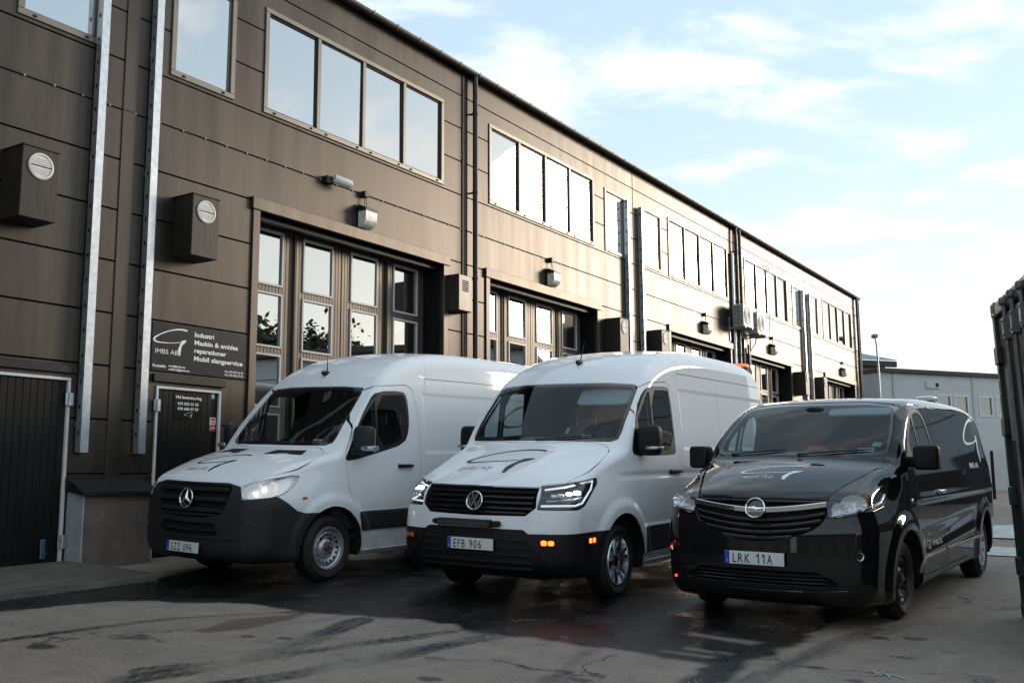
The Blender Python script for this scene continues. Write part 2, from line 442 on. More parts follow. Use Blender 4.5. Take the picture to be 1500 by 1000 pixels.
def sball(cx, cy, cz, a, b, c, e=.5, n=20):
    """super-ellipsoid (e<1 is boxy)"""
    V = []; F = []
    f = lambda t, q: math.copysign(abs(t)**q, t)
    for i in range(n//2+1):
        ph = -pi/2+pi*i/(n//2)
        for j in range(n):
            th = 2*pi*j/n
            V.append((cx+a*f(cos(ph), e)*f(cos(th), e), cy+b*f(cos(ph), e)*f(sin(th), e), cz+c*f(sin(ph), e)))
    for i in range(n//2):
        for j in range(n): F.append((i*n+j, i*n+(j+1) % n, (i+1)*n+(j+1) % n, (i+1)*n+j))
    return V, F
_tx = {}
def text_mesh(s, bold=0.):
    """letters as a flat mesh: x right, y up, cap height 1, starting at x=0 -> V (n,2), F, width"""
    if (s, bold) in _tx: return _tx[s, bold]
    cu = bpy.data.curves.new('t', 'FONT'); cu.body = s; cu.size = 1.0; cu.offset = bold; cu.resolution_u = 3; cu.fill_mode = 'FRONT'
    o = bpy.data.objects.new('t', cu); scn.collection.objects.link(o)
    bpy.context.view_layer.update()
    me = o.evaluated_get(bpy.context.evaluated_depsgraph_get()).to_mesh()
    V = np.array([v.co[:2] for v in me.vertices]); F = [tuple(p.vertices) for p in me.polygons]
    o.evaluated_get(bpy.context.evaluated_depsgraph_get()).to_mesh_clear()
    bpy.data.objects.remove(o); bpy.data.curves.remove(cu)
    V = V/.73; V[:, 0] -= V[:, 0].min()
    r = (V, F, V[:, 0].max()); _tx[s, bold] = r
    return r
def stroke(pts, wid, n=3):
    """brush stroke: ribbon along a smoothed polyline with varying width"""
    p = chaikin(np.array(pts), n, False); k = len(p)
    w = np.interp(np.linspace(0, 1, k), np.linspace(0, 1, len(wid)), wid)
    t = np.gradient(p, axis=0); t /= np.linalg.norm(t, axis=1, keepdims=True)
    q = np.stack([-t[:, 1], t[:, 0]], 1)*w[:, None]/2
    V = np.concatenate([p+q, p-q]); F = [(i, i+1, k+i+1, k+i) for i in range(k-1)]
    return V, F
def g_logo(f=1.25):
    """the hand-drawn G in a unit box"""
    a = stroke([(1., .97), (.88, 1.0), (.66, .97), (.4, .86), (.15, .68), (.02, .55), (.03, .45), (.15, .41), (.4, .42), (.62, .45), (.80, .50)], [f*q for q in (.05, .045, .03, .03, .045, .05, .03, .022, .02)])
    b = stroke([(.98, .60), (.90, .55), (.85, .46), (.80, .33), (.78, .18), (.79, .0)], [f*q for q in (.035, .10, .075, .055, .06, .075, .04)])
    V = np.concatenate([a[0], b[0]]); F = a[1]+[tuple(i+len(a[0]) for i in f) for f in b[1]]
    return V, F
def flat(name, V2, F, m, parent, fn):
    """map a flat drawing (V2 in drawing units) through fn(x,y)->3-D"""
    return mesh_obj(name, [fn(a, b) for a, b in V2], F, m, parent)
# ================================================================ SETTING
# ---------------------------------------------------------------- ground: one sheet, asphalt, wet where the vans dripped
def ground():
    def axis(a, b, h, far):
        x = list(np.arange(a, b+h/2, h)); s = h; p, q = a, b
        lo, hi = [], []
        while p > -far: s *= 1.35; p -= s; lo.append(p)
        s = h
        while q < far: s *= 1.35; q += s; hi.append(q)
        return np.array(lo[::-1]+x+hi)
    us = axis(3.0, 13.0, .035, 900); vs = axis(-.5, 10.2, .035, 900)
    U, Vv = np.meshgrid(us, vs, indexing='ij')
    Z = gz(U, Vv)
    Z = Z+np.where((U > 2) & (U < 14), .004*np.sin(U*2.1+Vv*.7)*np.sin(Vv*1.7-U*.4), 0)
    Vt = np.stack([U, Vv, Z], -1).reshape(-1, 3)
    nu, nv = len(us), len(vs)
    i = np.arange(nu*nv).reshape(nu, nv)
    F = np.stack([i[:-1, :-1], i[1:, :-1], i[1:, 1:], i[:-1, 1:]], -1).reshape(-1, 4)
    u, v = Vt[:, 0], Vt[:, 1]
    # cheap value noise to fray outlines
    def vnoise(u, v, s, seed):
        g = np.random.default_rng(seed).random((64, 64))
        a, b = u*s % 64, v*s % 64; i0, j0 = a.astype(int) % 64, b.astype(int) % 64; fa, fb = a-np.floor(a), b-np.floor(b)
        fa, fb = fa*fa*(3-2*fa), fb*fb*(3-2*fb); i1, j1 = (i0+1) % 64, (j0+1) % 64
        return (g[i0, j0]*(1-fa)+g[i1, j0]*fa)*(1-fb)+(g[i0, j1]*(1-fa)+g[i1, j1]*fa)*fb-.5
    near = (u > 2.5) & (u < 14) & (v > -1) & (v < 10.5)
    un, vn_ = u[near], v[near]
    fr = vnoise(un, vn_, 1.3, 1)*.34+vnoise(un, vn_, 4.1, 2)*.16+vnoise(un, vn_, 11., 3)*.07
    wet_poly = [(4.2,8.55),(4.99,8.46),(5.64,8.40),(6.20,8.0),(6.46,7.13),(6.56,6.38),(6.65,5.83),(6.76,4.97),(6.59,4.81),(6.63,4.29),(6.68,3.86),(6.64,3.44),(6.49,3.02),(6.45,2.68),(6.25,2.60),(5.4,2.75),(4.6,2.75),(4.6,2.45),(6.06,2.37),(6.85,2.47),(7.79,2.40),(8.87,2.29),(9.50,2.2),(11.9,2.4),(13.8,2.6),(13.8,9.6),(6.89,9.2),(5.49,9.32),(4.2,9.2)]
    wet = 1-ss(poly_sd(wet_poly, un, vn_)+fr*.7, -.05, .05)
    for pl, w0, a_ in (([(6.58,5.77),(5.39,5.40),(4.82,5.31),(4.09,5.50)], .13, .85), ([(6.54,4.81),(5.48,5.16),(4.96,5.30),(4.3,5.62)], .09, .7),
                       ([(6.6,4.40),(6.43,4.47),(5.13,4.67),(4.42,4.86),(3.6,5.2)], .12, .9), ([(3.6,7.45),(4.32,7.30),(5.09,7.18),(5.82,7.0),(6.59,6.41)], .085, .8),
                       ([(5.2,3.19),(5.48,3.27),(6.56,3.57)], .10, .55), ([(6.20,2.24),(8.52,2.07)], .09, .55), ([(5.6,2.36),(8.9,1.86)], .05, .3)):
        p = chaikin(pl, 2, False); d = np.full(len(un), 9.); sl = np.zeros(len(un)); acc = 0.
        for (ax_, ay_), (bx_, by_) in zip(p[:-1], p[1:]):
            ex, ey = bx_-ax_, by_-ay_; ln = math.hypot(ex, ey)
            t = np.clip(((un-ax_)*ex+(vn_-ay_)*ey)/(ln*ln), 0, 1)
            dd = np.hypot(un-ax_-ex*t, vn_-ay_-ey*t); m = dd < d; sl[m] = acc+t[m]*ln; d = np.minimum(d, dd); acc += ln
        tread = .62+.38*(np.sin(d*95) > -.25)*(np.sin(sl*52+d*30) > -.45)
        k = (1-ss(d+fr*.30, w0*.70, w0*1.10))*a_*tread*np.clip(1+vnoise(un, vn_, 3., 9)*1.8, .15, 1.2)*np.clip(1+vnoise(d*18, sl*1.2, 1., 12)*1.2, .4, 1.2)
        wet = np.maximum(wet, k)
    for (x, y), r in zip([(4.39,6.89),(4.88,6.99),(5.49,5.98),(5.61,5.68),(5.19,3.97),(8.13,1.91),(6.82,2.01),(6.55,1.69),(8.24,1.67),(7.82,1.35),(7.46,1.60),(7.05,1.05),(5.67,3.16),(5.86,3.16)], [.24,.1,.11,.08,.16,.10,.12,.10,.09,.10,.13,.11,.09,.08]):
        wet = np.maximum(wet, .8*(1-ss(np.hypot((un-x)*1.5, vn_-y)+fr*.35, r*.55, r*.8)))
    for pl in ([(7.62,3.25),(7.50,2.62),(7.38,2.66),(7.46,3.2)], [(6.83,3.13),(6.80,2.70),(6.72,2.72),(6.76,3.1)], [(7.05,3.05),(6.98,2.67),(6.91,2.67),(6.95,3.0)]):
        wet = np.minimum(wet, .35+.65*ss(poly_sd(pl, un, vn_)+fr*.35, -.05, .05))  # light streaks: puddle reflections painted in by lowering the wet mask
    brown = 1-ss(poly_sd([(5.36,6.5),(5.91,6.66),(6.6,6.40),(6.36,6.25),(5.68,6.2),(5.36,6.3)], un, vn_)+fr*.5, -.04, .05)
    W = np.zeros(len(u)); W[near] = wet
    Bn = np.zeros(len(u)); Bn[near] = brown
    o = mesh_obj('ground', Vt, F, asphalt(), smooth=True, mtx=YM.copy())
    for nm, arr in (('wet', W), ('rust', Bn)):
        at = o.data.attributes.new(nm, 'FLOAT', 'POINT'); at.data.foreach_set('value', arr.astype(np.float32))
    tag(o, 'worn asphalt yard with wet patches and tyre tracks', None, None, 'structure')
def asphalt():
    m = bpy.data.materials.new('asphalt'); m.use_nodes = True; t = m.node_tree; b = t.nodes['Principled BSDF']; n = t.nodes.new; k = t.links.new
    tcn = n('ShaderNodeTexCoord')
    def noise(s, d=6, r=.6):
        z = n('ShaderNodeTexNoise'); z.inputs['Scale'].default_value = s; z.inputs['Detail'].default_value = d; z.inputs['Roughness'].default_value = r; k(tcn.outputs['Object'], z.inputs[0]); return z.outputs[0]
    def mrange(x, a, b_, c, d):
        q = n('ShaderNodeMapRange'); k(x, q.inputs[0])
        for i, v in enumerate((a, b_, c, d)): q.inputs[i+1].default_value = v
        return q.outputs[0]
    def mixc(f, a, b_):
        q = n('ShaderNodeMix'); q.data_type = 'RGBA'
        if isinstance(f, float): q.inputs[0].default_value = f
        else: k(f, q.inputs[0])
        for i, v in ((6, a), (7, b_)):
            if isinstance(v, tuple): q.inputs[i].default_value = (*v, 1)
            else: k(v, q.inputs[i])
        return q.outputs[2]
    def m2(op, a, b_):
        q = n('ShaderNodeMath'); q.operation = op
        for i, v in enumerate((a, b_)):
            if isinstance(v, (int, float)): q.inputs[i].default_value = v
            else: k(v, q.inputs[i])
        return q.outputs[0]
    big, mid, fine = noise(.55, 5), noise(3.2, 8, .72), noise(48, 5, .75)
    dry = mixc(mrange(big, .35, .65, 0, 1), (.225, .180, .146), (.30, .247, .205))
    dry = mixc(mrange(mid, .35, .7, 0, .55), dry, (.10, .083, .070))
    dry = mixc(mrange(fine, .50, .70, 0, .65), dry, (.30, .27, .24)); dry = mixc(mrange(fine, .46, .30, 0, .7), dry, (.05, .043, .037))
    wv = n('ShaderNodeTexVoronoi'); wv.feature = 'DISTANCE_TO_EDGE'; wv.inputs['Scale'].default_value = .42
    wm = n('ShaderNodeMix'); wm.data_type = 'VECTOR'; wm.inputs[0].default_value = .30; k(tcn.outputs['Object'], wm.inputs[4])
    wn = n('ShaderNodeTexNoise'); wn.inputs['Scale'].default_value = 2.2; wn.inputs['Detail'].default_value = 6; k(tcn.outputs['Object'], wn.inputs[0])
    va = n('ShaderNodeVectorMath'); va.operation = 'MULTIPLY_ADD'; k(wn.outputs['Color'], va.inputs[0]); va.inputs[1].default_value = (1.2, 1.2, 0); k(tcn.outputs['Object'], va.inputs[2])
    k(va.outputs[0], wv.inputs[0])
    crack = m2('MULTIPLY', mrange(wv.outputs['Distance'], .004, .010, 1., 0.), mrange(noise(.8, 3), .45, .6, 0., .8))
    dry = mixc(crack, dry, (.022, .019, .017))
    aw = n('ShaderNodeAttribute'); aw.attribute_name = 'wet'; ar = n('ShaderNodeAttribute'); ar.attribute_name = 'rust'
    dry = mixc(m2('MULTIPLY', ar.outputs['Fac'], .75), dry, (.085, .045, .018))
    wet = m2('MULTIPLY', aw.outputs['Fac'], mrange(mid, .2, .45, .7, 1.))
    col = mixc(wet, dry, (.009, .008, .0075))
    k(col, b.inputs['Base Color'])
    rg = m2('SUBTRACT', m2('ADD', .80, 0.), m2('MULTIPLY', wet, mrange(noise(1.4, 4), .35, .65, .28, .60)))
    k(rg, b.inputs['Roughness']); b.inputs['Specular IOR Level'].default_value = .4
    bp = n('ShaderNodeBump'); bp.inputs['Strength'].default_value = .7; bp.inputs['Distance'].default_value = .006
    vo = n('ShaderNodeTexVoronoi'); vo.inputs['Scale'].default_value = 60; k(tcn.outputs['Object'], vo.inputs[0])
    h = m2('ADD', vo.outputs[0], m2('MULTIPLY', mid, 1.2))
    k(h, bp.inputs['Height']); k(bp.outputs[0], b.inputs['Normal'])
    return m
ground()

# ---------------------------------------------------------------- warehouse with the long dark facade
J = [7.52, 21.97, 36.35]; P = [14.83, 29.18, 43.75]
wall_m = mat('dark sheet cladding', (.070, .0595, .0505), .40, metal=.84, spec=.35, var=(1.1, .20), bump=(.5, .06, .02), stretch=(3.2, 3.2, .28), rvar=.06)
trim_m = mat('painted trim', (.105, .088, .073), .44, metal=.8, var=(4, .2), stretch=(1, 1, .2))
frame_m = mat('window aluminium', (.185, .163, .14), .42, metal=.75, var=(3, .08))
black_m = mat('shadow gap black', (.006, .006, .006), .7)
dark_m = mat('dark brown metal', (.022, .019, .017), .42, metal=.4, var=(6, .3))
galv_m = mat('galvanised steel', (.50, .53, .56), .38, metal=.85, var=(14, .18), bump=(30, .1, .003))
leaf_m = mat('door leaf boards', (.115, .096, .078), .44, metal=.7, var=(3, .2), stretch=(1, 1, .2))
pvc_m = mat('pane frame grey', (.50, .50, .51), .4)
pane_m = glass('coated window glass', (.34, .36, .36), 1.6, .60, (1, .985, .96), (.7, .05))
dpane_m = glass('folding door glass', (.38, .38, .37), 1.6, .58, (1, .97, .92), (.9, .04))
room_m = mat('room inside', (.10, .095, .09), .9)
blind_m = mat('vertical blinds', (.62, .62, .60), .8)

BM = Matrix.Translation(yard(22, FV, .2)) @ YM
bld = empty('warehouse', BM, 'long two-storey warehouse clad in dark brown sheet panels', 'warehouse')
def B3(u, y, z): return (u-22, y, z-.2)
def bbox(mb, u0, u1, y0, y1, z0, z1, c=0.): return mb.box(u0-22, u1-22, y0, y1, z0-.2, z1-.2, c)
HOLES = []                      # (u0,u1,z0,z1)
WINS, DOORS = [], []
for j in J:
    WINS.append((j-1.54, j-.46, 6.50, 8.04, 1, j)); WINS.append((j+.57, j+1.65, 6.50, 8.04, 1, j))
for p in P[:2]:
    WINS.append((p-5.11, p-.74, 6.50, 8.12, 4, p)); WINS.append((p+.74, p+5.07, 6.50, 8.12, 4, p))
WINS.append((P[2]-5.11, P[2]-.74, 6.50, 8.12, 4, P[2]))
for p in P:
    DOORS.append((p-5.12, p-.74))
    if p < 40: DOORS.append((p+.74, p+5.12))
for w in WINS: HOLES.append((w[0]+.05, w[1]-.05, w[2]+.05, w[3]-.05))
for a, b in DOORS: HOLES.append((a, b, -1, 5.02))
SDOOR = [(5.86, 6.90), (8.08, 9.12)]
for a, b in SDOOR: HOLES.append((a, b, -1, 2.39))

def gridplate(name, u0, u1, z0, z1, holes, yf, yb, m, parent):
    hs = [(max(a, u0), min(b, u1), max(c, z0), min(d, z1)) for a, b, c, d in holes]
    hs = [h for h in hs if h[1] > h[0]+1e-4 and h[3] > h[2]+1e-4]
    xs = sorted({round(x, 4) for x in [u0, u1]+[q for h in hs for q in h[:2]]}); zs = sorted({round(x, 4) for x in [z0, z1]+[q for h in hs for q in h[2:]]})
    keep = {}
    for i in range(len(xs)-1):
        for k in range(len(zs)-1):
            cx, cz = (xs[i]+xs[i+1])/2, (zs[k]+zs[k+1])/2
            if not any(a < cx < b and c < cz < d for a, b, c, d in hs): keep[i, k] = 1
    todo = set(keep); outs = []
    while todo:
        st = [todo.pop()]; comp = set(st)
        while st:
            i, k = st.pop()
            for nb in ((i+1, k), (i-1, k), (i, k+1), (i, k-1)):
                if nb in todo: todo.remove(nb); comp.add(nb); st.append(nb)
        outs.append(_plate(name, comp, xs, zs, yf, yb, m, parent))
    return outs
def _plate(name, keep, xs, zs, yf, yb, m, parent):
    mb = MB()
    c_ = .006
    for (i, k) in keep:
        a, b, c, d = xs[i], xs[i+1], zs[k], zs[k+1]
        l_, r_, o_, t_ = (i-1, k) not in keep, (i+1, k) not in keep, (i, k-1) not in keep, (i, k+1) not in keep
        a2, b2, c2, d2 = a+c_*l_, b-c_*r_, c+c_*o_, d-c_*t_
        mb.add([B3(a2, yf, c2), B3(b2, yf, c2), B3(b2, yf, d2), B3(a2, yf, d2)], [(0, 1, 2, 3)])
        y1 = yf+c_
        if o_: mb.add([B3(a2, yf, c2), B3(b2, yf, c2), B3(b, y1, c), B3(a, y1, c), B3(b, yb, c), B3(a, yb, c)], [(0, 3, 2, 1), (3, 5, 4, 2)])
        if t_: mb.add([B3(a2, yf, d2), B3(b2, yf, d2), B3(b, y1, d), B3(a, y1, d), B3(b, yb, d), B3(a, yb, d)], [(0, 1, 2, 3), (3, 2, 4, 5)])
        if l_: mb.add([B3(a2, yf, c2), B3(a2, yf, d2), B3(a, y1, d), B3(a, y1, c), B3(a, yb, d), B3(a, yb, c)], [(0, 1, 2, 3), (3, 2, 4, 5)])
        if r_: mb.add([B3(b2, yf, c2), B3(b2, yf, d2), B3(b, y1, d), B3(b, y1, c), B3(b, yb, d), B3(b, yb, c)], [(0, 3, 2, 1), (3, 5, 4, 2)])
    return mb.obj(name, m, parent)
# backing wall with the openings, 6 cm behind the sheets
gridplate('wall_core', -2.5, 44.0, -.4, 8.9, HOLES, .062, .50, black_m, bld)
seams = [.0, .64, 1.285, 1.93, 2.575, 3.22, 3.865, 4.51, 5.155, 5.80, 6.445, 7.09, 7.735, 8.38, 8.92]
bays = [(-2.5, J[0]), (J[0], P[0]), (P[0], J[1]), (J[1], P[1]), (P[1], J[2]), (J[2], P[2])]
for a, b in bays:
    for z0, z1 in zip(seams[:-1], seams[1:]):
        gridplate('panel', a+.014, b-.014, max(z0, .1)+.007, z1-.007, HOLES, 0., .055, wall_m, bld)
mb = MB(); bbox(mb, J[0]-.11, J[0]+.08, -.014, -.001, .3, 8.85, .004); mb.obj('joint_cover', wall_m, bld)
# end wall, back and roof
mb = MB(); bbox(mb, 43.94, 44.05, .06, 14, -.3, 8.9); mb.obj('end_wall', wall_m, bld)
mb = MB(); bbox(mb, -2.6, 44.05, 13.9, 14.1, -.3, 9.9); bbox(mb, -2.6, -2.5, .06, 14, -.3, 9.4); mb.obj('back_wall', wall_m, bld)
mb = MB(); V_ = [B3(-2.7, -.06, 8.98), B3(44.15, -.06, 8.98), B3(44.15, 14.2, 9.9), B3(-2.7, 14.2, 9.9)]
mb.add(V_+[(x, y, z-.12) for x, y, z in V_], [(0, 1, 2, 3), (7, 6, 5, 4), (0, 4, 5, 1), (1, 5, 6, 2), (2, 6, 7, 3), (3, 7, 4, 0)])
roof = mb.obj('roof', dark_m, bld)
# gutter: half-round channel with brackets
gp = [(-.04-.075+.075*cos(t), 8.90+.085*sin(t)) for t in np.linspace(0, -pi, 9)]
gi = [(-.04-.075+.068*cos(t), 8.90+.078*sin(t)) for t in np.linspace(-pi, 0, 9)]
mb = MB(); mb.prism([(y, z-.2) for y, z in gp+gi], -24.7, 22.12, 'x'); gut = mb.obj('gutter', dark_m, bld, True)
for k in range(int((44-2)/.62)):
    u = 2+k*.62; mb = MB()
    pts = [(-.04-.075+.084*cos(t), 8.90+.094*sin(t)) for t in np.linspace(.25, -pi-.3, 10)]
    for (y0, z0), (y1, z1) in zip(pts[:-1], pts[1:]): mb.add([B3(u-.014, y0, z0), B3(u+.014, y0, z0), B3(u+.014, y1, z1), B3(u-.014, y1, z1)], [(0, 1, 2, 3)])
    mb.obj('gutter_bracket', trim_m, gut)
mb = MB(); bbox(mb, -2.6, 44.05, -.035, -.004, 8.80, 8.93, .004); mb.obj('eaves_flashing', wall_m, bld)
# downpipes
for u in (P[0]+.12, P[1]+.10, P[1]-.22, P[2]-.10, P[2]+.12):
    mb = MB(); yo = -.115
    mb.tube([B3(u, -.11, 8.84), B3(u, -.11, 8.70), B3(u, yo, 8.55), B3(u, yo, .35)], .05, 12)
    dp = mb.obj('downpipe', dark_m, bld, True)
    for z in (8.1, 6.55, 4.9, 3.3, 1.7):
        m2_ = MB(); m2_.cyl(B3(u, yo, z-.02), B3(u, yo, z+.02), .057, n=12); bbox(m2_, u-.015, u+.015, yo+.05, -.001, z-.015, z+.015); m2_.obj('pipe_bracket', dark_m, dp, True)
mb = MB(); bbox(mb, P[0]-.16, P[0]-.06, -.02, -.001, .3, 8.8, .004); mb.obj('cable_duct', dark_m, bld)
mb = MB(); bbox(mb, 43.9, 44.02, -.012, -.001, .3, 8.8, .003); mb.obj('corner_flashing', wall_m, bld)

# ---------------------------------------------------------------- windows
def window(u0, u1, z0, z1, n, blinds):
    mb = MB(); fwid = .075; yf = -.022
    bbox(mb, u0, u1, yf, .07, z0, z0+fwid, .005); bbox(mb, u0, u1, yf, .07, z1-fwid, z1, .005)
    bbox(mb, u0, u0+fwid, yf, .07, z0+fwid, z1-fwid, .005); bbox(mb, u1-fwid, u1, yf, .07, z0+fwid, z1-fwid, .005)
    fr = mb.obj('window', frame_m, bld)
    iw = (u1-u0-2*fwid)/n
    for k in range(1, n):
        m2_ = MB(); u = u0+fwid+k*iw; bbox(m2_, u-.035, u+.035, yf+.008, .07, z0+fwid, z1-fwid, .004); m2_.obj('mullion', frame_m, fr)
    for k in range(n):
        a, b = u0+fwid+k*iw+(.035 if k else 0), u0+fwid+(k+1)*iw-(.035 if k < n-1 else 0)
        g = MB(); s_ = .028
        bbox(g, a, b, .012, .05, z0+fwid, z0+fwid+s_, .003); bbox(g, a, b, .012, .05, z1-fwid-s_, z1-fwid, .003)
        bbox(g, a, a+s_, .012, .05, z0+fwid+s_, z1-fwid-s_, .003); bbox(g, b-s_, b, .012, .05, z0+fwid+s_, z1-fwid-s_, .003)
        g.obj('sash', dark_m if n > 1 else frame_m, fr)
        t1, t2 = rnd.uniform(-.006, .006), rnd.uniform(-.006, .006); q = MB(); q.add([B3(a+s_, .03, z0+fwid+s_), B3(b-s_, .03+t1, z0+fwid+s_), B3(b-s_, .03+t1+t2, z1-fwid-s_), B3(a+s_, .03+t2, z1-fwid-s_)], [(0, 1, 2, 3)]); q.obj('pane', pane_m, fr)
        for e in (a+.13, b-.13):
            c = MB(); V_, F_ = sball(e-22, yf-.004, z0+.035-.2, .028, .012, .016, .8, 10); c.add(V_, F_); c.obj('drain_cap', black_m, fr)
        if blinds and k in blinds:
            s = MB(); x = a+.02
            while x < b-.02:
                s.add([B3(x, .16, z0+.08), B3(x+.07, .19, z0+.08), B3(x+.07, .19, z1-.1), B3(x, .16, z1-.1)], [(0, 1, 2, 3)]); x += .075
            s.obj('blind', blind_m, fr)
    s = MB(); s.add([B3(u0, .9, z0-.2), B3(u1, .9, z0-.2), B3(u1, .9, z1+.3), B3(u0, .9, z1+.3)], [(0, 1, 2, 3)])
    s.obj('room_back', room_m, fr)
    if n == 4 and abs(u0-(P[0]-5.11)) < .01:
        for a, b, h in ((10.9, 11.05, .20), (11.16, 11.52, .24)):
            s = MB(); bbox(s, a, b, .12, .3, z0+.1, z0+.1+h, .01); s.obj('box_on_sill', mat('white card', (.75, .74, .7), .7), fr)
for i, (a, b, c, d, n, ctr) in enumerate(WINS):
    bl = None
    if n == 1: bl = (0,)
    elif 15 < a < 16: bl = (0, 1, 2, 3)
    elif a > 24: bl = (0, 1, 2)
    window(a, b, c, d, n, bl)

# ---------------------------------------------------------------- folding doors
def folding_door(a, b):
    rec = .42
    t = MB(); bbox(t, a-.16, b+.17, -.055, .0, 5.02, 5.20, .006); bbox(t, a-.13, a, -.03, .06, .15, 5.02, .005); bbox(t, b, b+.13, -.03, .06, .15, 5.02, .005)
    d = t.obj('folding_door', trim_m, bld)
    r = MB(); bbox(r, a-.02, a, .0, rec+.1, .1, 5.02); bbox(r, b, b+.02, .0, rec+.1, .1, 5.02); bbox(r, a, b, .0, rec+.1, 5.02, 5.04); r.obj('door_reveal', black_m, d)  # reveal and soffit coloured black, standing in for the shade of the recess
    h = MB(); bbox(h, a, b, .12, .2, 4.93, 5.01, .01); bbox(h, a, b, rec-.04, rec+.06, 4.98, 5.02); h.obj('door_track', dark_m, d)
    lw = (b-a)/4
    rows = [(.32, 1.20), (1.30, 2.18), (2.26, 3.06), (3.15, 3.98), (4.08, 4.93)]
    for k in range(4):
        x0, x1 = a+k*lw+.008, a+(k+1)*lw-.008
        # pane columns: two leaves hinge left, two hinge right
        p0, p1 = x0+.20, x1-.20
        lf = MB(); st = .068
        def strips(c0, c1, z0, z1):
            n_ = max(1, round((c1-c0)/st)); w = (c1-c0)/n_
            for q in range(n_): bbox(lf, c0+q*w+.003, c0+(q+1)*w-.003, rec, rec+.05, z0, z1, .004)
        strips(x0, p0, .25, 4.98); strips(p1, x1, .25, 4.98)
        zs = [.25]+[v for r_ in rows for v in r_]+[4.98]
        for q in range(0, len(zs), 2): strips(p0, p1, zs[q], zs[q+1])
        bbox(lf, x0, p0, rec+.045, rec+.06, .25, 4.98); bbox(lf, p1, x1, rec+.045, rec+.06, .25, 4.98)
        lf.obj('door_leaf', leaf_m, d)
        for z0, z1 in rows:
            f = MB(); e = .035
            bbox(f, p0, p1, rec-.022, rec+.06, z0, z0+e, .005); bbox(f, p0, p1, rec-.022, rec+.06, z1-e, z1, .005)
            bbox(f, p0, p0+e, rec-.022, rec+.06, z0+e, z1-e, .005); bbox(f, p1-e, p1, rec-.022, rec+.06, z0+e, z1-e, .005)
            f.obj('pane_frame', pvc_m, d)
            t1, t2 = rnd.uniform(-.005, .005), rnd.uniform(-.005, .005); q = MB(); q.add([B3(p0+e, rec+.01, z0+e), B3(p1-e, rec+.01+t1, z0+e), B3(p1-e, rec+.01+t1+t2, z1-e), B3(p0+e, rec+.01+t2, z1-e)], [(0, 1, 2, 3)]); q.obj('pane', dpane_m, d)
        if k in (1, 3):
            c = MB(); c.cyl(B3(x0, rec-.03, .3), B3(x0, rec-.03, 4.9), .018, n=8); c.obj('hinge_rod', dark_m, d)
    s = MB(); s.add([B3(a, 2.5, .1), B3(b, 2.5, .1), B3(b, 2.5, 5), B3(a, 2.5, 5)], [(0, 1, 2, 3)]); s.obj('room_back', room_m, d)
for a, b in DOORS: folding_door(a, b)

# ---------------------------------------------------------------- two plank service doors
white_m = mat('white door frame', (.62, .62, .60), .45, var=(5, .12))
plank_m = mat('black door planks', (.007, .0065, .006), .5, spec=.2, var=(2.5, .5), stretch=(3, 3, .3), bump=(60, .15, .002))
for a, b in SDOOR:
    right = a > 7
    zg = .24
    f = MB(); e = .035
    bbox(f, a, b, -.02, .09, 2.39-e, 2.39, .004); bbox(f, a, a+e, -.02, .09, zg, 2.39-e, .004); bbox(f, b-e, b, -.02, .09, zg, 2.39-e, .004); bbox(f, a, b, -.02, .09, zg-.03, zg, .003)
    d = f.obj('service_door', white_m, bld)
    n = 11; w = (b-a-2*e)/n
    for q in range(n):
        m2_ = MB(); bbox(m2_, a+e+q*w+.002, a+e+(q+1)*w-.002, .012, .05, zg+.01, 2.39-e-.005, .004); m2_.obj('board', plank_m, d)
    k_ = MB(); bbox(k_, a+e, b-e, .047, .055, zg, 2.35); k_.obj('door_core', black_m, d)
    hx = a+.015 if right else b-.015
    for z in (2.14, .52):
        m2_ = MB(); bbox(m2_, hx-.05, hx+.05, -.032, -.019, z-.075, z+.075, .004); m2_.cyl(B3(hx, -.04, z-.075), B3(hx, -.04, z+.075), .016, n=10); m2_.obj('hinge', galv_m, d)
    if not right:
        m2_ = MB(); bbox(m2_, b-.26, b-.20, -.02, .012, .34, .56, .01); m2_.cyl(B3(b-.23, -.02, .4), B3(b-.23, -.05, .4), .018, n=10); m2_.obj('door_bolt', mat('bolt blue grey', (.10, .17, .22), .4, metal=.6), d)
    m2_ = MB(); bbox(m2_, a-.06, b+.06, -.045, -.001, 2.44, 2.54, .006); m2_.obj('drip_flashing', dark_m, d)
# ================================================================ VANS
white_p = mat('white van paint', (.80, .81, .82), .5, coat=.8, spec=.0, var=(.8, .02))
black_p = mat('black van paint', (.0035, .004, .005), .5, coat=1., spec=.0)
plas_m = mat('dark grey bumper plastic', (.017, .0185, .020), .55, spec=.35, bump=(220, .12, .001))
blk_plas = mat('black plastic', (.0065, .0065, .007), .55, spec=.3, bump=(220, .1, .001))
gloss_blk = mat('gloss black', (.006, .006, .007), .12, coat=.6)
rubber = mat('tyre rubber', (.013, .0125, .012), .72, var=(30, .3), bump=(90, .2, .002))
well_m = mat('wheel well black', (.004, .004, .004), .9)
chrome = mat('chrome', (.82, .83, .85), .07, metal=1.)
refl_m = mat('lamp reflector', (.86, .87, .88), .32, metal=.55, bump=(60, .35, .004))
satin = mat('satin silver', (.55, .57, .60), .28, metal=.9)
steel_rim = mat('silver steel wheel', (.46, .47, .49), .36, metal=.6, var=(9, .12))
alloy = mat('polished alloy', (.55, .58, .62), .20, metal=.95)
cabin_m = mat('cabin lining', (.018, .018, .019), .8)
head_m = mat('headliner', (.10, .10, .10), .9)
dash_m = mat('dashboard', (.03, .03, .032), .6)
seat_m = mat('seat cloth', (.05, .05, .055), .9, bump=(120, .3, .003))
wglass = glass('windscreen glass', (.54, .66, .70), 1.34, .0)
sglass = glass('side window glass', (.55, .60, .60), 1.42, .0)
lens_m = glass('clear lamp lens', (.93, .94, .95), 1.45, .05)
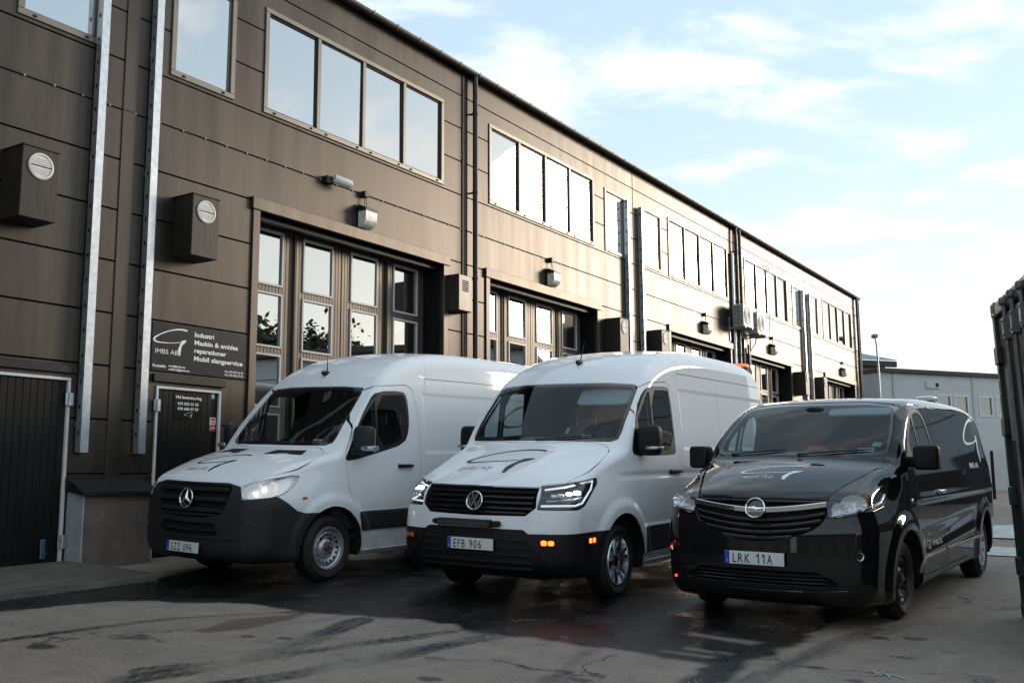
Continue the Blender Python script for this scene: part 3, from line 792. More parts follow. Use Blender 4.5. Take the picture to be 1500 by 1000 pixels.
plate_m = mat('plate white', (.70, .71, .69), .4)
ink_m = mat('plate black', (.008, .008, .008), .5)
blue_m = mat('plate blue', (.015, .07, .42), .4)
lite_w = mat('lit led', (1, 1, 1), .3, emit=((.93, .97, 1), 5.))
lite_y = mat('lit halogen', (1, .9, .7), .3, emit=((1, .80, .52), 9.))
lite_a = mat('lit amber', (1, .35, .05), .3, emit=((1, .032, .002), 9.))
amber_m = mat('amber reflector', (.55, .13, .02), .25, coat=.5)
red_m = mat('red lamp', (.25, .006, .006), .15, coat=.8)
logo_k = mat('logo black', (.010, .010, .014), .4)
logo_g = mat('logo lettering grey', (.33, .34, .36), .5)
logo_w = mat('logo white', (.80, .80, .80), .45)
steel_dk = mat('dark steel wheel', (.030, .029, .028), .45, metal=.5)
brass = mat('hub rust', (.10, .07, .05), .5, metal=.5)

def add_dirt(m, amount, col):
    # road film: noise, thicker towards the sills and the nose's lower edge
    t = m.node_tree; b = t.nodes['Principled BSDF']; n = t.nodes.new; k = t.links.new
    tcn = n('ShaderNodeTexCoord'); sp = n('ShaderNodeSeparateXYZ'); k(tcn.outputs['Object'], sp.inputs[0])
    z = n('ShaderNodeTexNoise'); z.inputs['Scale'].default_value = 5; z.inputs['Detail'].default_value = 8; z.inputs['Roughness'].default_value = .7; k(tcn.outputs['Object'], z.inputs[0])
    h = n('ShaderNodeMapRange'); k(sp.outputs[2], h.inputs[0]); h.inputs[1].default_value = 1.1; h.inputs[2].default_value = .25; h.inputs[3].default_value = .06; h.inputs[4].default_value = 1.
    r = n('ShaderNodeMapRange'); k(z.outputs[0], r.inputs[0]); r.inputs[1].default_value = .35; r.inputs[2].default_value = .75; r.inputs[3].default_value = .15
    q = n('ShaderNodeMath'); q.operation = 'MULTIPLY'; k(h.outputs[0], q.inputs[0]); k(r.outputs[0], q.inputs[1])
    q2 = n('ShaderNodeMath'); q2.operation = 'MULTIPLY'; k(q.outputs[0], q2.inputs[0]); q2.inputs[1].default_value = amount
    mx_ = n('ShaderNodeMix'); mx_.data_type = 'RGBA'; k(q2.outputs[0], mx_.inputs[0]); mx_.inputs[7].default_value = (*col, 1)
    src = b.inputs['Base Color']
    if src.is_linked: k(src.links[0].from_socket, mx_.inputs[6])
    else: mx_.inputs[6].default_value = src.default_value
    k(mx_.outputs[2], b.inputs['Base Color'])
    c = n('ShaderNodeMapRange'); k(q2.outputs[0], c.inputs[0]); c.inputs[3].default_value = b.inputs['Coat Weight'].default_value; c.inputs[4].default_value = .1; k(c.outputs[0], b.inputs['Coat Weight'])
add_dirt(white_p, .55, (.22, .19, .16)); add_dirt(black_p, .30, (.05, .042, .035))
BD = make_bodies()
class Frame:
    def __init__(s, uw, vw, fo, W, yaw, tin=.06):
        su = (gz(uw+3, vw+1)-gz(uw, vw+1))/3; sv = (gz(uw+1.5, vw+1.9)-gz(uw+1.5, vw))/1.9
        X = np.array([sin(AZ+yaw), cos(AZ+yaw), su]); X /= np.linalg.norm(X)
        Y = np.array([-cos(AZ+yaw), sin(AZ+yaw), sv]); Y -= X*(X@Y); Y /= np.linalg.norm(Y)
        Z = np.cross(X, Y); O = np.array(yard(uw, vw, float(gz(uw, vw))))-X*fo+Y*(W-tin)
        M_ = np.eye(4); M_[:3, 0] = X; M_[:3, 1] = Y; M_[:3, 2] = Z; M_[:3, 3] = O
        s.m = Matrix(M_.tolist())
def mirror_y(V): return V*np.array([1, -1, 1])
def skirted(V, T, n, dep):
    """thicken the rim of a shell: walls going inwards along the open edges"""
    E = np.concatenate([T[:, [0, 1]], T[:, [1, 2]], T[:, [2, 0]]]); key = np.sort(E, 1)
    _, inv, cnt = np.unique(key, axis=0, return_inverse=True, return_counts=True)
    b = E[cnt[inv.ravel()] == 1]
    b = b[~((np.abs(V[b[:, 0], 1]) < 2e-4) & (np.abs(V[b[:, 1], 1]) < 2e-4))]
    if not len(b): return V, T, n
    u, ib = np.unique(b, return_inverse=True); ib = ib.reshape(-1, 2)
    k = len(V); V2 = np.concatenate([V, V[u]-n[u]*dep]); n2 = np.concatenate([n, n[u]])
    a, c = b[:, 0], b[:, 1]; a2, c2 = ib[:, 0]+k, ib[:, 1]+k
    T2 = np.concatenate([T, np.stack([a, a2, c], 1), np.stack([c, a2, c2], 1)])
    return V2, T2, n2
class VanBuilder:
    def __init__(s, key, root, L, H, h=.022):
        s.b = BD[key]; s.root = root
        V, T = surface_nets(s.b, (-.13, -.06, .08), (L, 1.13, H), h)
        V = s.b.snap(V)
        _, (V, T) = cut(V, T, lambda q: q[:, 1])
        V[np.abs(V[:, 1]) < 2e-4, 1] = 0
        s.V, s.T = V, T; s.holes = []; s.L, s.H = L, H
    def take(s, g, gap=.0028):
        gap = gap*1.35 if gap > .0025 else gap
        i, _ = cut(s.V, s.T, lambda q: g(q)+gap)
        _, r = cut(s.V, s.T, lambda q: g(q)-gap) if gap else (0, cut(s.V, s.T, g)[1])
        s.V, s.T = r
        return i
    def emit(s, name, mesh, m, parent=None, merge=False, off=0., dep=.014, label=None):
        V, T = mesh
        if len(T) == 0: return []
        n = s.b.normals(V); V = V+n*off
        if dep: V, T, n = skirted(V, T, n, dep)
        parent = parent or s.root; out = []
        Vm, nm, Tm = mirror_y(V), mirror_y(n), T[:, ::-1]
        if merge:
            mid = np.abs(V[:, 1]) < 2e-4; ix = np.where(mid, np.arange(len(V)), 0); k = np.cumsum(~mid)-1; ix = np.where(mid, ix, k+len(V))
            n[mid, 1] = 0
            out.append(mesh_obj(name, np.concatenate([V, Vm[~mid]]), np.concatenate([T, ix[Tm]]), m, parent, vn=np.concatenate([n, nm[~mid]])))
        else:
            for side in (-1, 1):
                p_ = parent[0 if side < 0 else 1] if isinstance(parent, (list, tuple)) else parent
                out.append(mesh_obj(name, Vm if side < 0 else V, Tm if side < 0 else T, m, p_, vn=nm if side < 0 else n))
        if label:
            for o in out: o['label'] = label
        return out
    def front(s, y, z, off=0.):
        """points on the nose seen from the front"""
        y = np.atleast_1d(np.asarray(y, float)); z = np.broadcast_to(np.asarray(z, float), y.shape)
        p = s.b.cast(np.stack([np.full(y.shape, -.6), y, z], 1), np.tile([1., 0, 0], (len(y), 1)), 120)
        return p+s.b.normals(p)*off if off else p
    def top(s, x, y, off=0.):
        x = np.atleast_1d(np.asarray(x, float)); y = np.broadcast_to(np.asarray(y, float), x.shape)
        p = s.b.cast(np.stack([x, y, np.full(x.shape, 3.2)], 1), np.tile([0, 0, -1.], (len(x), 1)), 140)
        return p+s.b.normals(p)*off if off else p
    def side(s, x, z, sg=-1, off=0.):
        x = np.atleast_1d(np.asarray(x, float)); z = np.broadcast_to(np.asarray(z, float), x.shape)
        p = s.b.cast(np.stack([x, np.full(x.shape, 1.6*sg), z], 1), np.tile([0, -1.*sg, 0], (len(x), 1)), 120)
        return p+s.b.normals(p)*off if off else p
    def bar(s, name, y0, y1, z, hz, m, parent, o0=-.045, o1=.004, n=25, zf=None, r=.004):
        """slat following the nose: z may bend with zf(y)"""
        y = np.linspace(y0, y1, n); zz = z+(zf(y) if zf else 0*y)
        p = s.front(y, zz); nn = s.b.normals(p); nn[:, 2] *= .2; nn /= np.linalg.norm(nn, axis=1, keepdims=True)
        rows = []
        for o, dz in ((o0, -hz), (o1-r, -hz), (o1, -hz+r), (o1, hz-r), (o1-r, hz), (o0, hz)): q = p+nn*o; q[:, 2] += dz; rows.append(q)
        V = np.concatenate(rows); F = []
        for k in range(5): F += [(k*n+i, k*n+i+1, (k+1)*n+i+1, (k+1)*n+i) for i in range(n-1)]
        F += [tuple(k*n for k in range(6)), tuple(k*n+n-1 for k in range(6))[::-1]]
        return mesh_obj(name, V, F, m, parent)
    def fstrip(s, name, pts, wid, m, parent, mode='side', sg=-1, off=.004, thick=.004):
        """raised strip along a 2-D path on the side or nose"""
        p = chaikin(np.array(pts), 2, False); t = np.gradient(p, axis=0); t /= np.linalg.norm(t, axis=1, keepdims=True)
        q = np.stack([-t[:, 1], t[:, 0]], 1)*wid/2
        rows = []
        for a, o in ((-1, -.006), (-1, off-.002), (-.7, off), (.7, off), (1, off-.002), (1, -.006)):
            c = p+q*a
            rows.append(s.side(c[:, 0], c[:, 1], sg, o) if mode == 'side' else s.front(c[:, 0], c[:, 1], o))
        n = len(p); V = np.concatenate(rows); F = []
        for k in range(5): F += [(k*n+i, k*n+i+1, (k+1)*n+i+1, (k+1)*n+i) for i in range(n-1)]
        return mesh_obj(name, V, F, m, parent)
    def wells(s, xs, zc, R):
        def g(q): return np.minimum.reduce([np.maximum(np.hypot(q[:, 0]-x, q[:, 2]-zc)-R, s.b.W-.40-q[:, 1]) for x in xs])
        _, (s.V, s.T) = cut(s.V, s.T, g)
        s.gwell = lambda q: g(q)-.03
        for x in xs:
            for sg in (-1, 1):
                th = np.linspace(-.22, pi+.22, 40); mb = MB(); V = []; F = []
                X, Z = x+(R+.004)*np.cos(th), zc+(R+.004)*np.sin(th)
                w = s.b.w(X, np.maximum(Z, .25))-.022
                for k in range(40): V += [(X[k], sg*(s.b.W-.42), Z[k]), (X[k], sg*w[k], Z[k])]
                F = [(2*k, 2*k+1, 2*k+3, 2*k+2) for k in range(39)]
                mb.add(V, F); mb.add([(X[k], sg*(s.b.W-.42), Z[k]) for k in range(40)], [tuple(range(40))])
                mb.obj('wheel_well', well_m, s.root)
    def liner(s, wins, z_split):
        """dark inner skin with the same window openings"""
        V, T = surface_nets(s.b, (0, -.1, .1), (s.L, 1.1, s.H), .05, -.055)
        _, (V, T) = cut(V, T, lambda q: q[:, 1]); V[np.abs(V[:, 1]) < 2e-4, 1] = 0
        for g in wins: _, (V, T) = cut(V, T, lambda q: g(q)+.012)
        _, (V, T) = cut(V, T, s.gwell)
        _, (V, T) = cut(V, T, lambda q: np.maximum(q[:, 0]-1.0, q[:, 2]-1.28))
        V, T = V, T
        Vm = mirror_y(V)
        mesh_obj('cabin_lining', np.concatenate([V, Vm]), np.concatenate([T, T[:, ::-1]+len(V)]), cabin_m, s.root, smooth=True)
    def text_top(s, name, txt, x0, y0, h, m, bold=.0, wide=1., lean=0.):
        """lettering on the bonnet: runs towards -y (right for someone facing the nose)"""
        V2, F, w = text_mesh(txt, bold)
        X = x0+V2[:, 1]*h; Y = y0-(V2[:, 0]+lean*V2[:, 1])*h*wide
        return mesh_obj(name, s.top(X, Y, .0025), F, m, s.root)
    def logo_top(s, x0, x1, y0, y1, m):
        V2, F = g_logo()
        return mesh_obj('bonnet_logo', s.top(x0+V2[:, 1]*(x1-x0), y0+V2[:, 0]*(y1-y0), .0025), F, m, s.root)

def wheel(root, x, y, z, R, width, style, sg):
    """sg=-1: outer face towards -y"""
    e = empty('wheel'); e.parent = root; e.location = (x, y, z)
    if sg > 0: e.rotation_euler = (0, 0, pi)
    rr = {'steel': .222, 'alloy': .232, 'black': .213, 'cap': .213}[style]
    w = width
    # tyre: outer face at y = 0, tread behind (y>0)
    pr = [(rr-.004, .05), (rr+.004, .022), (rr+.018, .008), (rr+.05, -.004), ((R+rr)/2+.01, -.010), (R-.050, .0), (R-.022, .018), (R-.006, .040)]
    tread = []
    ys = np.linspace(.044, w-.044, 5)
    for a in ys: tread += [(R-.001, a-.014), (R-.001, a+.014), (R-.010, a+.0155), (R-.010, a+.0185)]
    pr += tread[:-2]+[(R-.006, w-.040), (R-.03, w-.012), ((R+rr)/2, w), (rr, w-.03)]
    mb = MB(); mb.lathe(pr, (0, 0, 0), 'y', 56); ty = mb.obj('tyre', rubber, e, True)
    rim_m = {'steel': steel_rim, 'alloy': gloss_blk, 'black': steel_dk, 'cap': steel_dk}[style]
    if style in ('steel', 'black'):
        # flange, drop, disc with round holes
        mb = MB(); mb.lathe([(rr-.006, .05), (rr+.006, .012), (rr+.002, .002), (rr-.010, .004), (rr-.016, .028), (rr-.028, .036), (rr-.040, .060)], (0, 0, 0), 'y', 56); rim = mb.obj('rim', rim_m, e, True)
        nr, na = 26, 112
        rad = np.linspace(.035, rr-.034, nr); ang = np.linspace(0, 2*pi, na, endpoint=False)
        dep = np.interp(rad, [.03, .075, .10, .122, .150, .172, rr-.034], [.030, .030, .055, .062, .026, .030, .062])
        A, Rr = np.meshgrid(ang, rad, indexing='ij')
        V = np.stack([Rr*np.cos(A), np.broadcast_to(dep, A.shape), Rr*np.sin(A)], -1).reshape(-1, 3)
        T = []
        for a in range(na):
            for r_ in range(nr-1):
                i, j = a*nr+r_, ((a+1) % na)*nr+r_; T += [(i, j, i+1), (j, j+1, i+1)]
        T = np.array(T)
        nh, rh, rc = (16, .0155, .152) if style == 'steel' else (16, .014, .150)
        def hole(q):
            a = np.arctan2(q[:, 2], q[:, 0]); k = np.round(a/(2*pi/nh))*(2*pi/nh)
            return np.hypot(q[:, 0]-rc*np.cos(k), q[:, 2]-rc*np.sin(k))-rh
        _, (V, T) = cut(V, T, hole)
        mesh_obj('wheel_disc', V, T, rim_m, e, smooth=True)
        mb = MB(); mb.lathe([(.034, .034), (.034, .012), (.028, .004), (0, .004)], (0, 0, 0), 'y', 20)
        mb.obj('hub', brass, e, True)
        for k in range(6 if style == 'steel' else 5):
            t = 2*pi*k/(6 if style == 'steel' else 5); mb = MB(); mb.cyl((.062*cos(t), .032, .062*sin(t)), (.062*cos(t), .010, .062*sin(t)), .011, .009, 6); mb.obj('wheel_nut', brass, e)
    elif style == 'alloy':
        mb = MB(); mb.lathe([(rr-.004, .05), (rr+.008, .010), (rr+.002, .0), (rr-.008, .002), (rr-.014, .030), (rr-.03, .09)], (0, 0, 0), 'y', 64); mb.obj('rim', alloy, e, True)
        mb = MB(); mb.lathe([(rr-.02, .085), (.05, .075), (0, .075)], (0, 0, 0), 'y', 40); mb.obj('rim_barrel', well_m, e)
        for k in range(10):
            t0 = 2*pi*(k//2)/5+pi/2; off = .16 if k % 2 else -.16
            sp = MB(); V = []
            for r_, w_, yy in ((.05, .020, .030), (.12, .021, .026), (rr-.012, .026, .010)):
                t = t0+off*(.55+.75*(r_-.05)/(rr-.06)); c, s_ = cos(t), sin(t)
                for sx_, d_ in ((-1, .030), (-.72, 0), (.72, 0), (1, .030)): V.append((r_*c-sx_*w_*s_, yy+d_, r_*s_+sx_*w_*c))
            F = [(4*i+j, 4*i+j+1, 4*i+j+5, 4*i+j+4) for i in range(2) for j in range(3)]
            sp.add(V, F); sp.obj('spoke', alloy, e)
        mb = MB(); mb.lathe([(.062, .045), (.058, .022), (.040, .014), (0, .012)], (0, 0, 0), 'y', 28); mb.obj('hub_cap', gloss_blk, e, True)
    else:
        mb = MB(); mb.lathe([(rr-.006, .05), (rr+.006, .012), (rr, .0), (rr-.012, .006), (rr-.02, .05)], (0, 0, 0), 'y', 56); mb.obj('rim', satin, e, True)
        mb = MB(); mb.lathe([(rr-.015, .05), (0, .05)], (0, 0, 0), 'y', 40); mb.obj('wheel_disc', well_m, e)
        for k in range(7):
            t = 2*pi*k/7; V = []
            for r_, w_, yy in ((.03, .024, .012), (.10, .032, .010), (rr-.006, .052, .004)):
                for sx_ in (-1, -.8, .8, 1): V.append((r_*cos(t)-sx_*w_*sin(t), yy+(.02 if abs(sx_) == 1 else 0), r_*sin(t)+sx_*w_*cos(t)))
            sp = MB(); sp.add(V, [(4*i+j, 4*i+j+1, 4*i+j+5, 4*i+j+4) for i in range(2) for j in range(3)]); sp.obj('spoke', satin, e)
        mb = MB(); mb.lathe([(.045, .03), (.042, .010), (0, .006)], (0, 0, 0), 'y', 24); mb.obj('hub_cap', satin, e, True)
    return e
def plate(vb, txt, z, tilt=0., x=None, y=0.):
    p = vb.front([y], [z])[0]; x = p[0]-.022 if x is None else x
    e = MB(); e.box(-.002, .010, -.262, .262, -.058, .058, .004); b = e.obj('number_plate', blk_plas, vb.root)
    b.location = (x, y, z); b.rotation_euler = (0, tilt, 0)
    q = MB(); q.box(-.006, -.002, -.256, .256, -.053, .053, .002); q.obj('plate_face', plate_m, b)
    q = MB(); q.box(-.0075, -.0062, .214, .2555, -.0525, .0525); q.obj('plate_band', blue_m, b)
    V2, F, w = text_mesh('S', .01); mesh_obj('plate_letter', [(-.0082, .240-a*.018, -.035+c*.02) for a, c in V2], F, plate_m, b)
    x0 = .185
    for ch in txt:
        if ch == ' ': x0 -= .034; continue
        V2, F, w = text_mesh(ch, .008)
        if ch == '1': V2, F, w = np.array([(.30, 0), (.44, 0), (.44, 1), (.32, 1), (.08, .76), (.08, .60), (.30, .80)]), [(0, 1, 2, 6), (2, 3, 4, 5, 6)], .52
        sc = .040/max(w, .5) if ch != '1' else .05
        ww = min(w*.058, .046) if ch != '1' else .034
        mesh_obj('plate_character', [(-.0075, x0-a/w*ww, -.039+c*.078) for a, c in V2], F, ink_m, b)
        x0 -= ww+.0145
    return b
def ring(mb, r0, r1, dep, n=40):
    return mb.lathe([(r1, 0.), (r1, -dep*.7), ((r0+r1)/2, -dep), (r0, -dep*.7), (r0, 0.)], (0, 0, 0), 'x', n)
def emblem(vb, z, kind, off=.0, R=.1):
    p = vb.front([0.], [z])[0]; n = vb.b.normals(p[None])[0]; a = math.atan2(n[2], -n[0])
    mb = MB(); ring(mb, R*.86, R, .014)
    def poly(pts, d0=0., d1=.010):
        # drawing coordinates: right (= -y), up
        k = len(pts); V = [(-d0, -a_, b_) for a_, b_ in pts]+[(-d1, -a_*.985, b_*.985) for a_, b_ in pts]
        mb.add(V, [tuple(range(k, 2*k))]+[(i, (i+1) % k, (i+1) % k+k, i+k) for i in range(k)])
    def seg(p0, p1, w0, w1=None):
        w1 = w0 if w1 is None else w1
        dx, dy = p1[0]-p0[0], p1[1]-p0[1]; l = math.hypot(dx, dy); nx, ny = -dy/l, dx/l
        poly([(p0[0]+nx*w0, p0[1]+ny*w0), (p0[0]-nx*w0, p0[1]-ny*w0), (p1[0]-nx*w1, p1[1]-ny*w1), (p1[0]+nx*w1, p1[1]+ny*w1)])
    if kind == 'star':
        for k in range(3):
            t = pi/2+k*2*pi/3; tip = (R*.92*cos(t), R*.92*sin(t)); b0 = (R*.17*cos(t+pi/3), R*.17*sin(t+pi/3)); b1 = (R*.17*cos(t-pi/3), R*.17*sin(t-pi/3))
            V = [(-.004, -tip[0], tip[1]), (-.004, -b0[0], b0[1]), (-.004, -b1[0], b1[1]), (-.024, 0, 0)]
            mb.add(V, [(0, 1, 3), (0, 3, 2)])
    elif kind == 'vw':
        w = R*.085
        seg((-.40*R, .80*R), (-.02*R, .08*R), w); seg((.40*R, .80*R), (.02*R, .08*R), w)
        seg((-.80*R, .42*R), (-.36*R, -.74*R), w); seg((-.36*R, -.74*R), (-.02*R, .0*R), w); seg((.02*R, .0*R), (.36*R, -.74*R), w); seg((.36*R, -.74*R), (.80*R, .42*R), w)
    else:
        poly([(-1.06*R, -.02*R), (.02*R, .16*R), (.0, .04*R), (1.06*R, .02*R), (-.02*R, -.16*R), (.0, -.04*R)])
    o = mb.obj('emblem', chrome, vb.root)
    o.location = p+n*off; o.rotation_euler = (0, a, 0)
    d = MB(); d.lathe([(R*.9, .012), (0, .012)], (0, 0, 0), 'x', 32); bk = d.obj('emblem_backing', gloss_blk, o)
    return o
def side_mirror(vb, name, x, y0, y1, z0, z1, tx, base, m, arm_z=None, strip=None, e=.42, glass_=True, splay=.0):
    """base=(x,z) of the foot on the door; housing between |y| y0..y1; one on each side"""
    for sg in (-1, 1):
        mb = MB(); V, F = sball(0, 0, 0, tx, (y1-y0)/2, (z1-z0)/2, e, 24)
        V = [(px*(1.0-.25*(py/((y1-y0)/2)))+.10*abs(py)*(py > 0), py, pz) for px, py, pz in V]
        V = [(a+x, sg*(b+(y0+y1)/2), c+(z0+z1)/2) for a, b, c in V]
        mb.add(V, F if sg > 0 else [f[::-1] for f in F])
        h = mb.obj(name, m, vb.root, True)
        az = arm_z if arm_z is not None else z0+.07
        p = vb.side([base[0]], [base[1]], sg)[0]
        a = MB(); V = []
        for q, hx, hz in ((Vector(p)-Vector((0, sg*.03, 0)), .075, .055), (Vector(((p[0]*.4+x*.6), sg*(y0-.01), az)), .05, .042), (Vector((x, sg*(y0+.06), az)), .045, .04)):
            for dx, dz in ((-1, -.7), (-.7, -1), (.7, -1), (1, -.7), (1, .7), (.7, 1), (-.7, 1), (-1, .7)): V.append((q.x+dx*hx, q.y, q.z+dz*hz))
        a.add(V, [(8*i+j, 8*i+(j+1) % 8, 8*i+8+(j+1) % 8, 8*i+8+j) for i in range(2) for j in range(8)]); a.obj('mirror_arm', m, h, True)
        g = MB(); g.box(x+tx*.86, x+tx*1.02, sg*y0+sg*.03, sg*y1-sg*.03, z0+.03, z1-.03, .004); g.obj('mirror_glass', chrome, h)
        if strip:
            s_ = MB(); V, F = sball(x-.006, sg*(y1+y0)/2+sg*strip[2], strip[0], tx, (y1-y0)*.36, strip[1], .4, 16); s_.add(V, F); s_.obj('mirror_indicator', strip[3], h, True)
def interior(vb, xd, zd, W, seats, xb, ztop, wheel_z):
    """dashboard, seats, steering wheel, partition"""
    r = vb.root
    prof = [(xd-.02, zd-.10), (xd+.05, zd-.02), (xd+.35, zd), (xd+.62, zd-.03), (xd+.72, zd-.10), (xd+.70, zd-.35), (xd+.60, zd-.8), (xd-.02, zd-.8)]
    mb = MB(); mb.prism([(a, b) for a, b in chaikin(prof, 1)], -W+.10, W-.10, 'y'); mb.obj('dashboard', dash_m, r, True)
    for sy in seats:
        mb = MB(); V, F = sball(xd+1.18, sy, .95, .26, .23, .09, .4); mb.add(V, F); s_ = mb.obj('seat', seat_m, r, True)
        mb = MB(); V, F = sball(0, 0, 0, .075, .235, .34, .45); V = [(a+.22*(c+.3)+xd+1.42, b*(1-.25*max(0, c)/.34)+sy, c+1.30) for a, b, c in V]; mb.add(V, F); mb.obj('backrest', seat_m, s_, True)
        mb = MB(); V, F = sball(xd+1.56, sy, 1.30+.44, .055, .13, .095, .5); mb.add(V, F); hr = mb.obj('headrest', seat_m, s_, True)
    c = MB(); n = 28; pts = []
    ctr = Vector((xd+.80, seats[0], wheel_z)); ax = Vector((-.82, 0, -.0)).normalized(); tl = radians(32)
    for k in range(n+1):
        t = 2*pi*k/n; yy, zz = .19*cos(t), .19*sin(t); pts.append((ctr.x+zz*sin(tl), ctr.y+yy, ctr.z+zz*cos(tl)))
    c.tube(pts, .015, 8); c.tube([(ctr.x, ctr.y-.18, ctr.z), (ctr.x, ctr.y+.18, ctr.z)], .018, 8); c.tube([tuple(ctr), (ctr.x-.25, ctr.y, ctr.z-.2)], .04, 8)
    V, F = sball(ctr.x, ctr.y, ctr.z, .03, .07, .06, .6, 12); c.add(V, F); c.obj('steering_wheel', blk_plas, r, True)
    zz = np.linspace(.35, ztop, 9); ww = np.minimum(vb.b.w(np.full(9, xb), zz), W)-.10; ww[-1] -= .14; ww[-2] -= .05
    mb = MB(); mb.prism([(a, b) for a, b in zip(ww, zz)]+[(-a, b) for a, b in zip(ww[::-1], zz[::-1])], xb, xb+.02, 'x'); pt_ = mb.obj('partition', cabin_m, r)
    for y_ in (-.62, -.38, .05, .30):
        mb = MB(); mb.box(xb-.006, xb-.001, y_-.008, y_+.008, ztop-.72, ztop-.60); mb.obj('partition_slot', head_m if 0 else plate_m, pt_)
    mb = MB(); mb.box(.5, xb, -W+.1, W-.1, .42, .46); mb.obj('cabin_floor', cabin_m, r)
def visor(vb, x, y, z, w, h, tilt, m):
    mb = MB(); V, F = sball(0, 0, 0, .012, w/2, h/2, .3); mb.add(V, F); o = mb.obj('sun_visor', m, vb.root, True); o.location = (x, y, z); o.rotation_euler = (0, tilt, 0); return o
def bowl(parent, p, d, R, dep, m, n=24, ry=1., flat_=False):
    """dished reflector facing d"""
    d = Vector(d).normalized(); w = Vector((0, 0, 1)); q = w.cross(d).normalized(); w = d.cross(q); p = Vector(p); V = []
    for i in range(7):
        r = R*i/6; h = -dep*(1-(i/6)**2)
        for j in range(n): t = 2*pi*j/n; V.append(p+d*(h+(.007*(j % 2)*(i > 1) if flat_ else 0))+q*(r*ry*cos(t))+w*(r*sin(t)))
    F = [(i*n+j, i*n+(j+1) % n, (i+1)*n+(j+1) % n, (i+1)*n+j) for i in range(6) for j in range(n)]
    return mesh_obj('reflector', V, F, m, parent, smooth=not flat_)
def P2(poly, mode):
    """region function from a polygon: 'yz' nose, 'sz' wrapped round the corner, 'xz' side, 'xy' top"""
    poly = np.array(poly, float)
    def g(q):
        x, y, z = q.T; ay = np.abs(y)
        u, v = {'yz': (ay, z), 'sz': (ay+x, z), 'xz': (x, z), 'xy': (x, ay)}[mode]
        return poly_sd(poly, u, v)
    return g
def smooth_poly(p, n=2): return chaikin(np.array(p, float), n)
def side_logo(vb, x0, x1, z0, z1, m, sg=-1):
    V2, F = g_logo(1.7); xa, xb = (x0, x1) if sg < 0 else (x1, x0)
    return mesh_obj('side_logo', vb.side(xa+V2[:, 0]*(xb-xa), z0+V2[:, 1]*(z1-z0), sg, .003), F, m, vb.root)
def headlamp(vb, g, housing_m, dep=.075):
    """opening, back shell, lens on both sides; returns the two lamp roots"""
    m = vb.take(g, .003)
    n = vb.b.normals(m[0])
    roots = vb.emit('headlight', (m[0]-n*dep, m[1]), housing_m, dep=-dep+.004)
    for i, sg in enumerate((-1, 1)):
        V, T = m; nn = n
        if sg < 0: V, T, nn = mirror_y(V), T[:, ::-1], mirror_y(n)
        mesh_obj('lens', V+nn*.001, T, lens_m, roots[i], vn=nn)
    return roots
def grille_open(vb, g, dep=.06, m=well_m):
    r = vb.take(lambda q: np.maximum(g(q), q[:, 0]-1.0), .002)
    n = vb.b.normals(r[0])
    return vb.emit('grille', (r[0]-n*dep, r[1]), m, merge=True, dep=-dep+.004)[0]
def cut_windows(vb, ws, side_out, panes, ws_m, sg_m, seal=.030):
    """windscreen with black edge band, side window group with seal; keeps hole functions for the lining"""
    gw = lambda q: np.maximum(P2(ws, 'yz')(q), q[:, 0]-2.35)
    m = vb.take(gw, .003)
    inner, band = cut(*m, lambda q: gw(q)+.032)
    w_ = vb.emit('windscreen', inner, ws_m, merge=True, off=-.003, dep=0)[0]
    vb.emit('windscreen_edge', band, gloss_blk, parent=w_, merge=True, off=-.002, dep=.008)
    gs = P2(side_out, 'xz')
    m = vb.take(gs, .002); fr = m; roots = None; gl = []
    for p in panes:
        i, fr = cut(*fr, P2(p, 'xz')); gl.append(i)
    fr_o = vb.emit('window_surround', fr, blk_plas, off=-.002, dep=.02)
    for i in gl: vb.emit('side_window', i, sg_m, parent=fr_o, off=-.006, dep=0)
    def gp(q): return np.minimum.reduce([P2(p, 'xz')(q) for p in panes])
    return [lambda q: gw(q)+.03, lambda q: np.maximum(gp(q), .45-q[:, 1])]
def wipers(vb, z, y0, y1):
    for a, b, pv in ((y0, y0-.62, y0), (y1, y1-.55, y1)):
        yy = np.linspace(a, b, 9); p = vb.front(yy, z+.0*yy+np.linspace(.0, .045, 9), .012)
        mb = MB(); mb.tube([tuple(q) for q in p], [.009]+[.007]*7+[.004], 6); w_ = mb.obj('wiper', blk_plas, vb.root, True)
def antenna(vb, x, y, h, lean):
    p = vb.top([x], [y])[0]; mb = MB(); V, F = sball(p[0], p[1], p[2]+.02, .075, .025, .03, .8, 16); mb.add(V, F)
    mb.tube([(p[0]+.02, p[1], p[2]+.03), (p[0]+.02+lean, p[1], p[2]+h)], [.008, .003], 8); mb.obj('antenna', blk_plas, vb.root, True)
def handle(vb, x0, x1, z, m, door=None):
    for i, sg in enumerate((-1, 1)):
        p = vb.side([(x0+x1)/2], [z], sg)[0]
        mb = MB(); V, F = sball((x0+x1)/2, p[1]+sg*.022, z, (x1-x0)/2, .016, .020, .55, 16); mb.add(V, F)
        V, F = sball(x0+.03, p[1]+sg*.006, z, .03, .02, .024, .6, 12); mb.add(V, F)
        h = mb.obj('door_handle', m, door[i] if door else vb.root, True)

